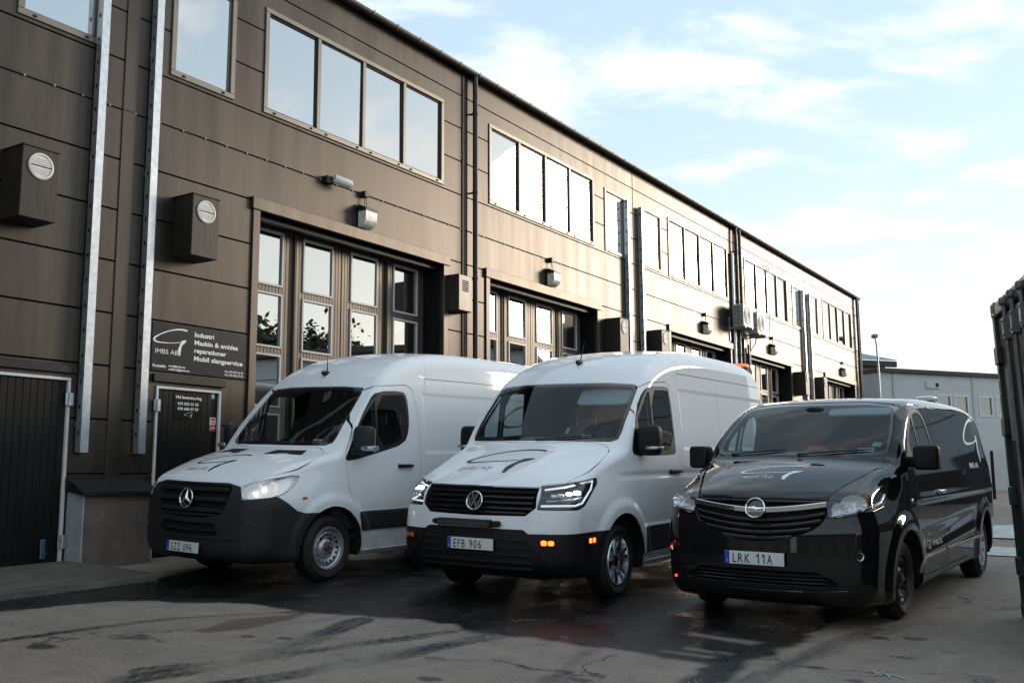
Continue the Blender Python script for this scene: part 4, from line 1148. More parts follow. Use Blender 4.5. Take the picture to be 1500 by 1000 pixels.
def cargo_split(vb, x, z):
    """separate roof shell, cargo sides and sliding door behind the cab"""
    xs = lambda q: x+.10*ss(q[:, 2], 1.9, 2.6)-.06*ss(q[:, 2], 1.1, .4)-q[:, 0]
    rf = vb.take(lambda q: np.maximum(xs(q), z-q[:, 2]), .003)
    vb.emit('roof', rf, white_p, merge=True)
    sd_ = vb.take(lambda q: np.maximum.reduce([xs(q), q[:, 0]-(x+1.32), .34-q[:, 2], .5-q[:, 1]]), .003)
    vb.emit('cargo_door', sd_, white_p)
    cs = vb.take(lambda q: np.maximum(xs(q), .5-q[:, 1]), .003)
    vb.emit('cargo_side', cs, white_p)
def sticker(vb, y0, y1, z0, z1, m):
    q = np.array([(y0, z0), (y1, z0), (y1, z1), (y0, z1)]); mesh_obj('windscreen_sticker', vb.front(q[:, 0], q[:, 1], -.008), [(0, 1, 2, 3)], m, vb.root)
# ---------------------------------------------------------------- van 1: tall white van, dark plastic nose
def van_one():
    fr = Frame(8.07, 7.56, 1.12, 1.01, .03)
    root = empty('panel_van', fr.m, 'tall white panel van with dark grey plastic nose, nearest the plank doors', 'van', 'vans parked in front of the warehouse')
    vb = VanBuilder('sprinter', root, 6.2, 2.75)
    vb.wells([1.12, 4.79], .345, .455)
    ws = [(-.5, 1.445), (.45, 1.44), (.74, 1.445), (.81, 1.475), (.815, 1.55), (.80, 1.75), (.765, 2.03), (.73, 2.11), (.45, 2.128), (-.5, 2.132)]
    so = smooth_poly([(1.27, 1.285), (1.32, 1.37), (1.50, 1.69), (1.73, 1.98), (1.84, 2.065), (2.26, 2.09), (2.35, 2.04), (2.375, 1.80), (2.36, 1.62), (2.27, 1.47), (1.85, 1.375), (1.40, 1.285)], 1)
    panes = [smooth_poly([(1.815, 2.02), (2.24, 2.05), (2.31, 2.02), (2.335, 1.80), (2.32, 1.64), (2.24, 1.505), (1.82, 1.41)], 1), [(1.55, 1.74), (1.76, 1.985), (1.785, 1.985), (1.785, 1.44), (1.55, 1.40)]]
    holes = cut_windows(vb, ws, so, panes, wglass, sglass)
    vb.liner(holes, 2.1)
    lamps = headlamp(vb, P2(smooth_poly([(.80, .915), (.83, 1.02), (.92, 1.058), (1.2, 1.10), (1.62, 1.142), (1.57, 1.055), (1.43, .955), (1.28, .925), (.88, .895)], 1), 'sz'), mat('lamp shell with painted glow', (.85, .85, .85), .3, metal=.4, emit=((1, .88, .72), .05), bump=(40, .5, .006)), .06)  # weak emission paints the bulb's light onto the back shell
    grl = grille_open(vb, P2(smooth_poly([(-.4, 1.045), (.52, 1.04), (.585, 1.01), (.575, .93), (.54, .80), (.45, .70), (-.4, .695)], 1), 'yz'), .07)
    intake = grille_open(vb, P2([(-.4, .635), (.40, .645), (.46, .56), (.42, .50), (-.4, .495)], 'yz'), .05)
    intake.name = 'lower_intake'
    bump_poly = [(-.3, 1.05), (.62, 1.055), (.80, 1.02), (.82, .89), (1.32, .925), (1.46, .86), (1.60, .77), (1.72, .745), (2.4, .735), (2.4, .1), (-.3, .1)]
    bm = vb.take(lambda q: np.maximum(P2(bump_poly, 'sz')(q), q[:, 0]-1.0), .002)
    vb.emit('bumper', bm, plas_m, merge=True, label='dark grey unpainted plastic bumper and nose')
    clad = vb.take(lambda q: np.maximum(P2([(1.50, .725), (4.40, .735), (4.40, .525), (1.54, .525)], 'xz')(q), .6-q[:, 1]), .001)
    vb.emit('side_cladding', clad, plas_m, off=.012, dep=.03)
    hood = vb.take(P2(smooth_poly([(.085, -.4), (.085, .50), (.14, .66), (.35, .79), (.62, .865), (.90, .90), (1.06, .84), (1.16, .70), (1.09, .35), (1.07, -.4)], 1), 'xy') if 0 else
                   (lambda q: np.maximum(np.maximum(P2(smooth_poly([(.02, -.5), (.02, .52), (.12, .70), (.36, .83), (.62, .885), (.88, .905), (1.04, .87), (1.20, .76), (1.13, .5), (1.075, .2), (1.075, -.5)], 1), 'xy')(q), 1.0-q[:, 2]), q[:, 2]-1.47)), .003)
    vb.emit('bonnet', hood, white_p, merge=True)
    dp = [(1.30, 1.27), (1.285, 1.36), (1.47, 1.72), (1.70, 2.03), (1.86, 2.13), (2.35, 2.165), (2.46, 2.11), (2.53, 1.85), (2.565, 1.30), (2.56, 1.05), (2.46, .95), (2.44, .74), (2.42, .30), (1.60, .30), (1.54, .60), (1.44, .80), (1.33, 1.0)]
    door = vb.take(lambda q: np.maximum(P2(dp, 'xz')(q), .55-q[:, 1]), .003)
    doors = vb.emit('door', door, white_p)
    cargo_split(vb, 2.66, 2.26)
    vb.emit('body', (vb.V, vb.T), white_p, merge=True)
    for zz in (.985, .885, .775): vb.bar('grille_slat', -.50 if zz < .8 else -.55, .50 if zz < .8 else .55, zz, .020, plas_m, grl, -.05, -.002)
    vb.bar('grille_slat', -.50, .50, .725, .012, plas_m, grl, -.05, -.012)
    vb.bar('intake_slat', -.42, .42, .57, .008, plas_m, intake, -.04, -.01)
    emblem(vb, .885, 'star', .012, .105)
    plate(vb, 'SZZ 096', .39, 0.05)
    # bonnet air slots
    for sg in (-1, 1):
        q = np.array([(.80, .22), (.985, .24), (1.085, .60), (.93, .68)]); p = vb.top(q[:, 0], q[:, 1]*sg, .004)
        mesh_obj('bonnet_vent', p, [(0, 1, 2, 3)], blk_plas, root)
    # lamp insides: two dished reflectors, bulb glow painted on by emission, and a bright bulb
    for i, sg in enumerate((-1, 1)):
        for (x, y, z, R_, mm) in ((.22, .79, .985, .085, refl_m), (.36, .86, 1.005, .075, refl_m)):
            bowl(lamps[i], (x+.02, sg*y*.985, z), (-1, sg*.25, .05), R_*.9, .05, mat('reflector with painted glow', (.85, .85, .85), .3, metal=.4, emit=((1, .84, .62), .16), bump=(50, .4, .005)))
        mb = MB(); V, F = sball(.30, sg*.815, .99, .02, .03, .024, 1., 10); mb.add(V, F); mb.obj('bulb', lite_y, lamps[i], True)
        mb = MB(); V, F = sball(.22, sg*.765, .955, .014, .05, .012, .8, 10); mb.add(V, F); mb.obj('bulb', lite_y, lamps[i], True)
    vb.fstrip('bumper_crease', [(.58, .69), (.72, .70), (.84, .67), (.90, .58)], .02, plas_m, root, 'front', off=.006)
    vb.fstrip('bumper_crease', [(-.58, .69), (-.72, .70), (-.84, .67), (-.90, .58)], .02, plas_m, root, 'front', off=.006)
    for sg in (-1, 1): vb.fstrip('bumper_lip', [(0, .50), (sg*.45, .50), (sg*.80, .52)], .03, plas_m, root, 'front', off=.012)
    vb.logo_top(.24, .73, .46, -.13, logo_k); vb.text_top('bonnet_lettering', 'IMBS AB', .27, .40, .060, logo_g, .0, 1.1, .1)
    side_mirror(vb, 'mirror', 1.46, 1.0, 1.21, 1.345, 1.665, .085, (1.36, 1.36), plas_m, 1.38, (1.42, .03, .085, satin))
    handle(vb, 2.14, 2.40, 1.215, blk_plas, doors)
    interior(vb, 1.22, 1.33, 1.0, (-.47, .12, .55), 2.62, 2.42, 1.36)
    wipers(vb, 1.44, -.05, .66)
    sticker(vb, -.54, -.66, 1.475, 1.515, mat('sticker pale', (.55, .60, .62), .5))
    antenna(vb, 1.93, .0, .24, .0)
    for x in (1.12, 4.79):
        for sg in (-1, 1): wheel(root, x, sg*.955, .352, .352, .225, 'steel', sg)
    side_logo(vb, 4.30, 5.0, 1.50, 2.0, logo_k)
    for sg in (-1, 1):
        p = vb.side([.72], [.90], sg)[0]; mb = MB(); V, F = sball(p[0], p[1], p[2], .035, .008, .016, .6, 12); mb.add(V, F); mb.obj('side_indicator', amber_m, root, True)
        vb.fstrip('sill', [(1.56, .285), (4.32, .285)], .05, white_p, root, 'side', sg, .012)
        vb.fstrip('roof_seam', [(2.60, 2.28), (5.9, 2.28)], .012, white_p, root, 'side', sg, .004)
    bear = MB(); bear.tube([(1.12, -.7, .35), (1.12, .7, .35)], .05, 8); bear.box(.5, 5.6, -.5, .5, .20, .26); bear.obj('underbody', well_m, root)
    return vb, root

# ---------------------------------------------------------------- van 2: tall white van with light bar and lit amber flashers
def van_two():
    fr = Frame(8.94, 4.54, 1.13, 1.02, -.02)
    root = empty('panel_van', fr.m, 'tall white panel van with LED light bar and lit amber flashers, in the middle', 'van', 'vans parked in front of the warehouse')
    vb = VanBuilder('crafter', root, 6.25, 2.75)
    vb.wells([1.13, 4.77], .35, .47)
    ws = [(-.5, 1.525), (.5, 1.52), (.82, 1.515), (.875, 1.54), (.885, 1.62), (.88, 1.80), (.86, 2.06), (.82, 2.125), (.5, 2.148), (-.5, 2.152)]
    so = smooth_poly([(1.36, 1.40), (1.42, 1.56), (1.60, 1.86), (1.82, 2.06), (1.98, 2.11), (2.44, 2.13), (2.50, 2.09), (2.52, 1.42), (2.48, 1.38), (1.5, 1.375)], 1)
    panes = [smooth_poly([(1.97, 2.07), (2.42, 2.095), (2.465, 2.06), (2.485, 1.44), (1.97, 1.42)], 1), [(1.58, 1.76), (1.88, 2.045), (1.935, 2.05), (1.935, 1.43), (1.58, 1.42)]]
    holes = cut_windows(vb, ws, so, panes, wglass, sglass)
    vb.liner(holes, 2.1)
    lamps = headlamp(vb, P2([(.715, .885), (.82, 1.10), (1.655, 1.165), (1.645, 1.11), (1.37, .915), (1.25, .885)], 'sz'), blk_plas, .085)
    grl = grille_open(vb, P2([(-.4, 1.085), (.62, 1.09), (.635, .90), (.54, .825), (-.4, .81)], 'yz'), .06)
    bump_poly = [(-.3, .70), (.55, .70), (.605, .665), (1.72, .675), (2.4, .675), (2.4, .1), (-.3, .1)]
    bm = vb.take(lambda q: np.maximum(P2(bump_poly, 'sz')(q), q[:, 0]-1.0), .002)
    vb.emit('bumper', bm, blk_plas, merge=True, label='black lower bumper')
    clad = vb.take(lambda q: np.maximum(P2([(1.60, .655), (4.36, .66), (4.36, .40), (1.62, .40)], 'xz')(q), .6-q[:, 1]), .001)
    vb.emit('side_cladding', clad, blk_plas, off=.012, dep=.03)
    hood = vb.take(lambda q: np.maximum(np.maximum(P2(smooth_poly([(.02, -.5), (.02, .60), (.10, .70), (.30, .82), (.55, .885), (.95, .90), (1.14, .86), (1.21, .78), (1.14, .4), (1.09, .2), (1.09, -.5)], 1), 'xy')(q), 1.085-q[:, 2]), q[:, 2]-1.53), .003)
    vb.emit('bonnet', hood, white_p, merge=True)
    dp = [(1.42, 1.37), (1.38, 1.45), (1.60, 1.90), (1.82, 2.10), (1.98, 2.155), (2.42, 2.18), (2.54, 2.12), (2.59, 1.90), (2.61, 1.3), (2.58, .9), (2.54, .32), (1.68, .32), (1.62, .68), (1.52, .88), (1.44, 1.10)]
    door = vb.take(lambda q: np.maximum(P2(dp, 'xz')(q), .55-q[:, 1]), .003)
    doors = vb.emit('door', door, white_p)
    cargo_split(vb, 2.70, 2.30)
    vb.emit('body', (vb.V, vb.T), white_p, merge=True)
    for k, zz in enumerate((1.035, .985, .935, .885, .845)):
        yw = .60 if zz > .9 else (.60 if zz > .87 else .54); vb.bar('grille_slat', -yw, yw, zz, .010, gloss_blk if k else blk_plas, grl, -.05, -.006)
    vb.bar('chrome_strip', -.62, .62, 1.080, .010, chrome, grl, -.03, .004)
    emblem(vb, .945, 'vw', .010, .092)
    plate(vb, 'EFB 906', .556, 0.0)
    for zz in (.60, .535, .47, .405, .35): vb.bar('bumper_slat', -.62, .62, zz, .012, blk_plas, root, -.01, .010, 31)
    for sg in (-1, 1):
        vb.fstrip('bumper_brace', [(sg*.58, .63), (sg*.70, .50), (sg*.80, .38)], .06, blk_plas, root, 'front', off=.012)
        for zz in (.52, .45, .39): vb.fstrip('bumper_slat', [(sg*.78, zz), (sg*.93, zz)], .03, blk_plas, root, 'front', off=.008)
    # LED bar under the grille
    p = vb.front([.06], [.745])[0]
    mb = MB(); mb.box(p[0]-.075, p[0]-.015, -.235, .355, .712, .782, .008); lb = mb.obj('light_bar', blk_plas, root)
    led_m = mat('led bar lens', (.55, .57, .58), .15, metal=.6, bump=(90, .8, .01))
    for r_ in range(2):
        for k in range(18):
            a = -.225+k*.0317; c = MB(); z0 = .720+r_*.029; c.add([(p[0]-.0755, a+.002, z0), (p[0]-.0755, a+.030, z0), (p[0]-.0755, a+.030, z0+.026), (p[0]-.0755, a+.002, z0+.026), (p[0]-.068, a+.016, z0+.013)], [(0, 1, 4), (1, 2, 4), (2, 3, 4), (3, 0, 4)])
            c.obj('led_cell', led_m, lb)
    for a in (-.27, .385):
        mb = MB(); mb.box(p[0]-.06, p[0]+.02, a-.03, a+.03, .722, .772, .008); mb.cyl((p[0]-.03, a, .747), (p[0]-.03, a-.05*(1 if a < 0 else -1), .747), .018, n=10); mb.obj('light_bar_bracket', blk_plas, lb)
    # amber flashers
    for sg in (-1, 1):
        for yy, zz, lit in ((.77, .592, True),):
            q = vb.front([sg*yy], [zz])[0]; n = vb.b.normals(q[None])[0]
            mb = MB(); V, F = sball(0, 0, 0, .018, .07, .035, .4, 16); mb.add(V, F); o = mb.obj('flasher', blk_plas, root, True)
            o.location = q+n*.004; o.rotation_euler = (0, 0, math.atan2(-n[1], -n[0]))
            for e_ in (-.033, .033):
                mb = MB(); V, F = sball(-.016, e_, 0, .008, .028, .022, .6, 12); mb.add(V, F); mb.obj('flasher_lamp', lite_a if sg < 0 else amber_m, o, True)
        q = vb.side([.50], [.598], sg)[0]; n = vb.b.normals(q[None])[0]
        mb = MB(); mb.box(-.075, .075, -.006, .012, -.03, .03, .006); o = mb.obj('flasher', blk_plas, root); o.location = q+n*.004; o.rotation_euler = (0, 0, math.atan2(n[1], n[0])-pi/2)
        for e_ in (-.032, .032):
            mb = MB(); mb.box(e_-.022, e_+.022, .010, .016, -.02, .02, .004); mb.obj('flasher_lamp', lite_a if sg < 0 else amber_m, o)
    # headlamp insides: bright C-shaped strip, projector
    for i, sg in enumerate((-1, 1)):
        def onl(pts, o): return [tuple(v) for v in lamp_pts(vb, pts, sg, o)]
        mb = MB(); mb.tube(onl([(.84, 1.075), (1.10, 1.105), (1.60, 1.145), (1.55, 1.07), (1.36, .945), (1.22, .925), (.76, .92)], -.022), .0095, 8); mb.obj('daylight_strip', mat('led strip', (.75, .78, .82), .25, emit=((.9, .95, 1), .28)), lamps[i], True)
        mb = MB(); mb.tube(onl([(.82, .965), (1.22, .985), (1.36, 1.0)], -.03), .008, 8); mb.obj('lamp_trim', satin, lamps[i], True)
        for s_, z_, r_, mm in ((1.30, 1.05, .034, lite_w), (1.16, 1.045, .026, lite_w), (1.02, 1.03, .034, refl_m), (.92, 1.025, .030, refl_m)):
            c = lamp_pts(vb, [(s_, z_)], sg, -.04)[0]; mb = MB(); V, F = sball(c[0], c[1], c[2], .03, r_, r_*.6, .7, 14); mb.add(V, F); mb.obj('projector', mm, lamps[i], True)
    vb.logo_top(.33, .91, .50, -.28, logo_k); vb.text_top('bonnet_lettering', 'IMBS AB', .39, .46, .070, logo_g, 0., 1.15, .1)
    side_mirror(vb, 'mirror', 1.57, .99, 1.225, 1.375, 1.685, .09, (1.46, 1.41), blk_plas, 1.42, (1.455, .018, .05, satin))
    handle(vb, 2.30, 2.62, 1.20, blk_plas, doors)
    interior(vb, 1.24, 1.42, 1.0, (-.48, .12, .55), 2.64, 2.42, 1.46)
    visor(vb, 1.76, -.50, 1.99, .62, .24, .78, mat('sun visor grey', (.42, .46, .46), .7))
    wipers(vb, 1.52, -.02, .70)
    sticker(vb, -.50, -.60, 1.56, 1.585, mat('sticker pale', (.55, .60, .62), .5))
    sticker(vb, -.30, -.335, 1.60, 1.66, mat('sticker teal', (.05, .42, .48), .5))
    antenna(vb, 2.12, .0, .26, .10)
    for x in (1.13, 4.77):
        for sg in (-1, 1): wheel(root, x, sg*.965, .355, .355, .225, 'alloy', sg)
    for sg in (-1, 1):
        vb.fstrip('sill', [(1.64, .30), (4.30, .30)], .05, white_p, root, 'side', sg, .012)
        vb.fstrip('bonnet_crease', [(0, 0), (0, 1)], .01, white_p, root, 'side', sg, .0) if 0 else None
    # amber roof beacon
    p = vb.top([5.75], [-.62])[0]
    bc = MB(); bc.box(5.62, 5.88, -.78, -.46, p[2]-.06, p[2]+.03, .01); b_ = bc.obj('roof_beacon', blk_plas, root)
    mb = MB(); V, F = sball(5.75, -.62, p[2]+.05, .10, .14, .035, .5, 20); mb.add(V, F); mb.obj('beacon_lens', mat('amber beacon', (.8, .20, .03), .25, emit=((1, .22, .05), .35)), b_, True)
    bear = MB(); bear.tube([(1.13, -.7, .35), (1.13, .7, .35)], .05, 8); bear.box(.5, 5.6, -.5, .5, .20, .27); bear.obj('underbody', well_m, root)
    return vb, root
def lamp_pts(vb, pts, sg, off):
    """points on the body by wrapped coordinate s=|y|+x and height"""
    out = []
    for s_, z in pts:
        y = np.linspace(.3, 1.03, 400); p = vb.front(y, np.full(400, z)); k = np.argmin(np.abs(p[:, 0]+p[:, 1]-s_)+(np.abs(vb.b(*p.T)) > .01)*9)
        q = p[k]; n = vb.b.normals(q[None])[0]; q = q+n*off; out.append((q[0], sg*q[1], q[2]))
    return np.array(out)

# ---------------------------------------------------------------- van 3: low black van
def van_three():
    fr = Frame(9.17, 1.93, 1.03, .978, .038)
    root = empty('panel_van', fr.m, 'low glossy black panel van with chrome grille bar, beside the container', 'van', 'vans parked in front of the warehouse')
    vb = VanBuilder('vivaro', root, 5.65, 2.1, .02)
    vb.wells([1.03, 4.53], .335, .42)
    ws = [(-.5, 1.385), (.45, 1.385), (.74, 1.385), (.80, 1.41), (.81, 1.48), (.79, 1.62), (.745, 1.80), (.70, 1.865), (.45, 1.895), (-.5, 1.90)]
    so = smooth_poly([(1.30, 1.31), (1.38, 1.44), (1.62, 1.66), (1.86, 1.80), (2.05, 1.835), (2.26, 1.82), (2.36, 1.72), (2.40, 1.45), (2.38, 1.33), (2.3, 1.295), (1.5, 1.295)], 1)
    panes = [smooth_poly([(1.86, 1.755), (2.05, 1.795), (2.23, 1.78), (2.31, 1.70), (2.35, 1.45), (2.33, 1.36), (1.86, 1.345)], 1), [(1.52, 1.52), (1.80, 1.735), (1.825, 1.74), (1.825, 1.345), (1.52, 1.345)]]
    holes = cut_windows(vb, ws, so, panes, wglass, sglass)
    vb.liner(holes, 1.7)
    lamps = headlamp(vb, P2(smooth_poly([(.675, .885), (.70, 1.035), (.93, 1.115), (1.37, 1.215), (1.70, 1.285), (1.755, 1.245), (1.66, 1.08), (1.54, .985), (1.17, .94), (.72, .88)], 1), 'sz'), blk_plas, .085)
    grl = grille_open(vb, P2(smooth_poly([(-.4, 1.035), (.50, 1.04), (.585, 1.02), (.575, .90), (.50, .80), (.33, .73), (.15, .69), (-.4, .68)], 1), 'yz'), .06)
    low = grille_open(vb, P2([(-.4, .455), (.50, .455), (.66, .37), (.62, .33), (-.4, .315)], 'yz'), .05)
    low.name = 'lower_intake'
    hood = vb.take(lambda q: np.maximum(np.maximum(P2(smooth_poly([(.03, -.5), (.03, .50), (.14, .585), (.32, .64), (.62, .745), (.94, .80), (1.10, .80), (1.10, .72), (.99, .4), (.945, .2), (.945, -.5)], 1), 'xy')(q), 1.045-q[:, 2]), q[:, 2]-1.385), .003)
    vb.emit('bonnet', hood, black_p, merge=True)
    bump_poly = [(-.3, 1.0), (.64, 1.0), (.66, .885), (1.15, .935), (1.52, .975), (1.78, .80), (2.2, .76), (2.2, .1), (-.3, .1)]
    bm = vb.take(lambda q: np.maximum(P2(bump_poly, 'sz')(q), q[:, 0]-.9), .003)
    vb.emit('bumper', bm, black_p, merge=True)
    dp = [(1.42, 1.29), (1.36, 1.40), (1.60, 1.69), (1.86, 1.845), (2.05, 1.875), (2.30, 1.86), (2.43, 1.74), (2.50, 1.45), (2.52, 1.2), (2.50, .90), (2.51, .31), (1.50, .31), (1.46, .60), (1.40, .80), (1.38, 1.1)]
    door = vb.take(lambda q: np.maximum(P2(dp, 'xz')(q), .5-q[:, 1]), .003)
    doors = vb.emit('door', door, black_p)
    sl = vb.take(lambda q: np.maximum(P2([(2.56, 1.80), (3.62, 1.79), (3.62, .32), (2.56, .32)], 'xz')(q), .5-q[:, 1]), .003)
    vb.emit('sliding_door', sl, black_p)
    vb.emit('body', (vb.V, vb.T), black_p, merge=True)
    arc = lambda y: .06*(np.abs(y)/.55)**2
    for k, zz in enumerate((.885, .835, .785, .738)):
        yw = (.56, .53, .45, .30)[k]; vb.bar('grille_slat', -yw, yw, zz-.028, .013, gloss_blk, grl, -.05, -.004, 25, arc)
    vb.bar('chrome_strip', -.565, .565, .935, .022, chrome, grl, -.03, .016, 31, lambda y: .055*(np.abs(y)/.56)**1.6)
    vb.bar('grille_slat', -.55, .55, 1.01, .010, gloss_blk, grl, -.05, -.01)
    for zz in (.425, .395, .365, .338): vb.bar('intake_slat', -.58, .58, zz, .007, gloss_blk, low, -.04, -.008)
    emblem(vb, .945, 'bolt', .022, .088)
    plate(vb, 'LRK 11A', .545, 0.)
    for sg in (-1, 1): vb.fstrip('bumper_lip', [(0, .285), (sg*.45, .287), (sg*.72, .31)], .03, gloss_blk, root, 'front', off=.012)
    for i, sg in enumerate((-1, 1)):
        c = lamp_pts(vb, [(.98, 1.01)], sg, -.020)[0]; bowl(lamps[i], c, (-1, sg*.3, .06), .072, .04, refl_m, 22, 1.45, True)
        c = lamp_pts(vb, [(.80, .955)], sg, -.022)[0]; bowl(lamps[i], c, (-1, sg*.15, .05), .058, .035, refl_m, 18, 1., True)
        c = lamp_pts(vb, [(1.26, 1.06)], sg, -.055)[0]; mb = MB(); V, F = sball(c[0], c[1], c[2], .03, .02, .03, .9, 14); mb.add(V, F); mb.obj('projector', mat('amber bulb', (.35, .12, .03), .3), lamps[i], True)
        mb = MB(); mb.tube([tuple(v) for v in lamp_pts(vb, [(.72, .905), (.95, .935), (1.17, .965), (1.45, 1.0), (1.58, 1.06)], sg, -.012)], .012, 8); mb.obj('lamp_trim', satin, lamps[i], True)
        # fog lamp in a dark hollow
        q = vb.front([sg*.81], [.59])[0]; n = vb.b.normals(q[None])[0]
        hp = smooth_poly([(.70, .665), (.93, .70), (.90, .50), (.74, .51)], 2); pts = vb.front(hp[:, 0]*sg, hp[:, 1], .002)
        fo = mesh_obj('fog_lamp', np.concatenate([pts, [q+n*-.012]]), [(k, (k+1) % len(pts), len(pts)) for k in range(len(pts))], blk_plas, root)
        bowl(fo, q+n*.006, n, .034, .02, refl_m); mb = MB(); mb.lathe([(.040, 0), (.040, -.012), (.033, -.012)], (0, 0, 0), 'x', 24); o = mb.obj('fog_bezel', gloss_blk, fo, True); o.location = q+n*.002; o.rotation_euler = (0, 0, math.atan2(-n[1], -n[0]))
        vb.fstrip('side_rub_strip', [(1.335, .36), (1.40, .43), (1.52, .462), (1.9, .465), (2.48, .475)], .028, mat('bronze reflecting trim', (.26, .21, .17), .35, metal=.2), doors[i], 'side', sg, .010)
        vb.fstrip('side_rub_strip', [(2.55, .477), (4.08, .495)], .026, MATS['bronze reflecting trim'], root, 'side', sg, .010)
        vb.fstrip('roof_rail_trim', [(2.6, 1.86), (4.9, 1.845)], .03, gloss_blk, root, 'side', sg, .004)
        vb.fstrip('slide_rail', [(3.55, 1.20), (5.1, 1.20)], .03, gloss_blk, root, 'side', sg, .003)
        q = vb.side([1.24], [.985], sg)[0]; mb = MB(); V, F = sball(q[0], q[1], q[2], .028, .012, .022, .8, 12); mb.add(V, F); mb.obj('side_indicator', satin, root, True)
        t = smooth_poly([(5.12, 1.62), (5.26, 1.62), (5.34, 1.1), (5.22, 1.1)], 1); pts = vb.side(t[:, 0], t[:, 1], sg, .006); mesh_obj('tail_light', pts, [tuple(range(len(pts)))], red_m, root)
    for (y, z) in ((.80, .60), (.74, .36)):      # small red marker lamps on the far corner
        q = vb.front([y+.04], [z-.02])[0]; mb = MB(); V, F = sball(q[0]-.006, q[1], q[2], .008, .012, .012, 1., 10); mb.add(V, F); mb.obj('marker_lamp', mat('red marker', (.6, .02, .02), .3, emit=((1, .03, .02), 2.5)), root, True)
    vb.logo_top(.37, .69, .32, -.24, logo_w); vb.text_top('bonnet_lettering', 'IMBS AB', .385, .27, .055, mat('logo grey on black', (.45, .46, .48), .5), .01, 1.1, .1)
    side_mirror(vb, 'mirror', 1.36, .98, 1.19, 1.255, 1.475, .085, (1.42, 1.32), blk_plas, 1.33, None, .32)
    handle(vb, 2.22, 2.46, 1.035, satin, doors)
    interior(vb, 1.06, 1.28, .95, (-.45, .12, .52), 2.58, 1.80, 1.32)
    visor(vb, 1.72, -.44, 1.80, .64, .15, 1.0, mat('sun visor grey', (.42, .46, .46), .7))
    mb = MB(); V, F = sball(1.66, 0., 1.815, .03, .09, .035, .6, 14); mb.add(V, F); mb.obj('rear_view_mirror', blk_plas, root, True)
    wipers(vb, 1.385, -.05, .62)
    sticker(vb, -.55, -.68, 1.425, 1.455, mat('sticker teal pale', (.25, .48, .52), .5))
    sticker(vb, -.66, -.73, 1.47, 1.51, mat('sticker teal', (.05, .42, .48), .5))
    for x, st in ((1.03, 'black'), (4.53, 'cap')):
        for sg in (-1, 1): wheel(root, x, sg*.925, .340, .340, .215, st, sg)
    # white hand-drawn G and lettering on the cargo side
    side_logo(vb, 3.98, 4.86, 1.30, 1.79, logo_w)
    V2, F, w = text_mesh('IMBS AB', .01); mesh_obj('side_lettering', vb.side(3.95+V2[:, 0]*.10, 1.235+V2[:, 1]*.06, -1, .003), F, logo_w, root)
    bz = mat('sill lettering', (.55, .52, .45), .5)
    V2, F, w = text_mesh('vivaro', .02); mesh_obj('side_lettering', vb.side(1.98+V2[:, 0]*.115, .545+V2[:, 1]*.075, -1, .003), F, bz, root)
    mb_ = []; a = np.linspace(0, 2*pi, 41); r0 = np.stack([1.86+.068*np.cos(a), .597+.068*np.sin(a)], 1)
    vb.fstrip('side_emblem', r0, .014, bz, root, 'side', -1, .004); vb.fstrip('side_emblem', [(1.785, .595), (1.86, .605), (1.86, .589), (1.935, .599)], .012, bz, root, 'side', -1, .004)
    # clear roof beacon
    p = vb.top([3.9], [-.55])[0]; mb = MB(); mb.box(3.75, 4.05, -.66, -.44, p[2]-.03, p[2]+.012, .005); b_ = mb.obj('roof_beacon', gloss_blk, root)
    mb = MB(); V, F = sball(3.9, -.55, p[2]+.045, .14, .10, .035, .45, 18); mb.add(V, F); mb.obj('beacon_lens', mat('clear beacon', (.7, .72, .74), .15, coat=.5), b_, True)
    # trinkets: orange wheel knob, stickers
    bear = MB(); bear.tube([(1.03, -.7, .33), (1.03, .7, .33)], .05, 8); bear.box(.5, 5.0, -.5, .5, .18, .25); bear.obj('underbody', well_m, root)
    return vb, root
v1, r1 = van_one()
v2, r2 = van_two()
v3, r3 = van_three()
# ================================================================ THINGS ON THE FACADE
def wall_mtx(u, z): return Matrix.Translation(yard(u, FV, z)) @ YM
# galvanised rails either side of each panel joint
RW = {0: 'left of the two long galvanised rails beside the plank doors', 1: 'right of the two long galvanised rails beside the plank doors',
      2: 'left galvanised rail of the pair right of the second folding door', 3: 'right galvanised rail of the pair right of the second folding door',
      4: 'left galvanised rail of the pair near the far end of the facade', 5: 'right galvanised rail of the pair near the far end of the facade'}
for i, j in enumerate(J):
    for k, du in enumerate((-.48, .30)):
        r = empty('wall_rail', wall_mtx(j+du, 1.53), RW[2*i+k], 'rail', 'galvanised rails on the facade')
        top = 6.42
        mb = MB(); w = .052
        mb.box(-w, w, -.125, -.118, 0, top); mb.box(-w, -w+.006, -.118, -.02, 0, top); mb.box(w-.006, w, -.118, -.02, 0, top)
        mb.box(-w+.006, -w+.02, -.026, -.02, 0, top); mb.box(w-.02, w-.006, -.026, -.02, 0, top)
        mb.obj('channel', galv_m, r)
        q = MB(); z = .2
        while z < top-.1: q.box(-w-.0015, -w-.0005, -.085, -.055, z, z+.05); z += .30
        q.obj('slots', black_m, r)['kind'] = 'stuff'
        for z in (.3, 1.9, 3.5, 5.1, 6.2):
            b = MB(); b.box(-.05, .05, -.02, -.002, z, z+.06, .004); b.obj('rail_bracket', galv_m, r)
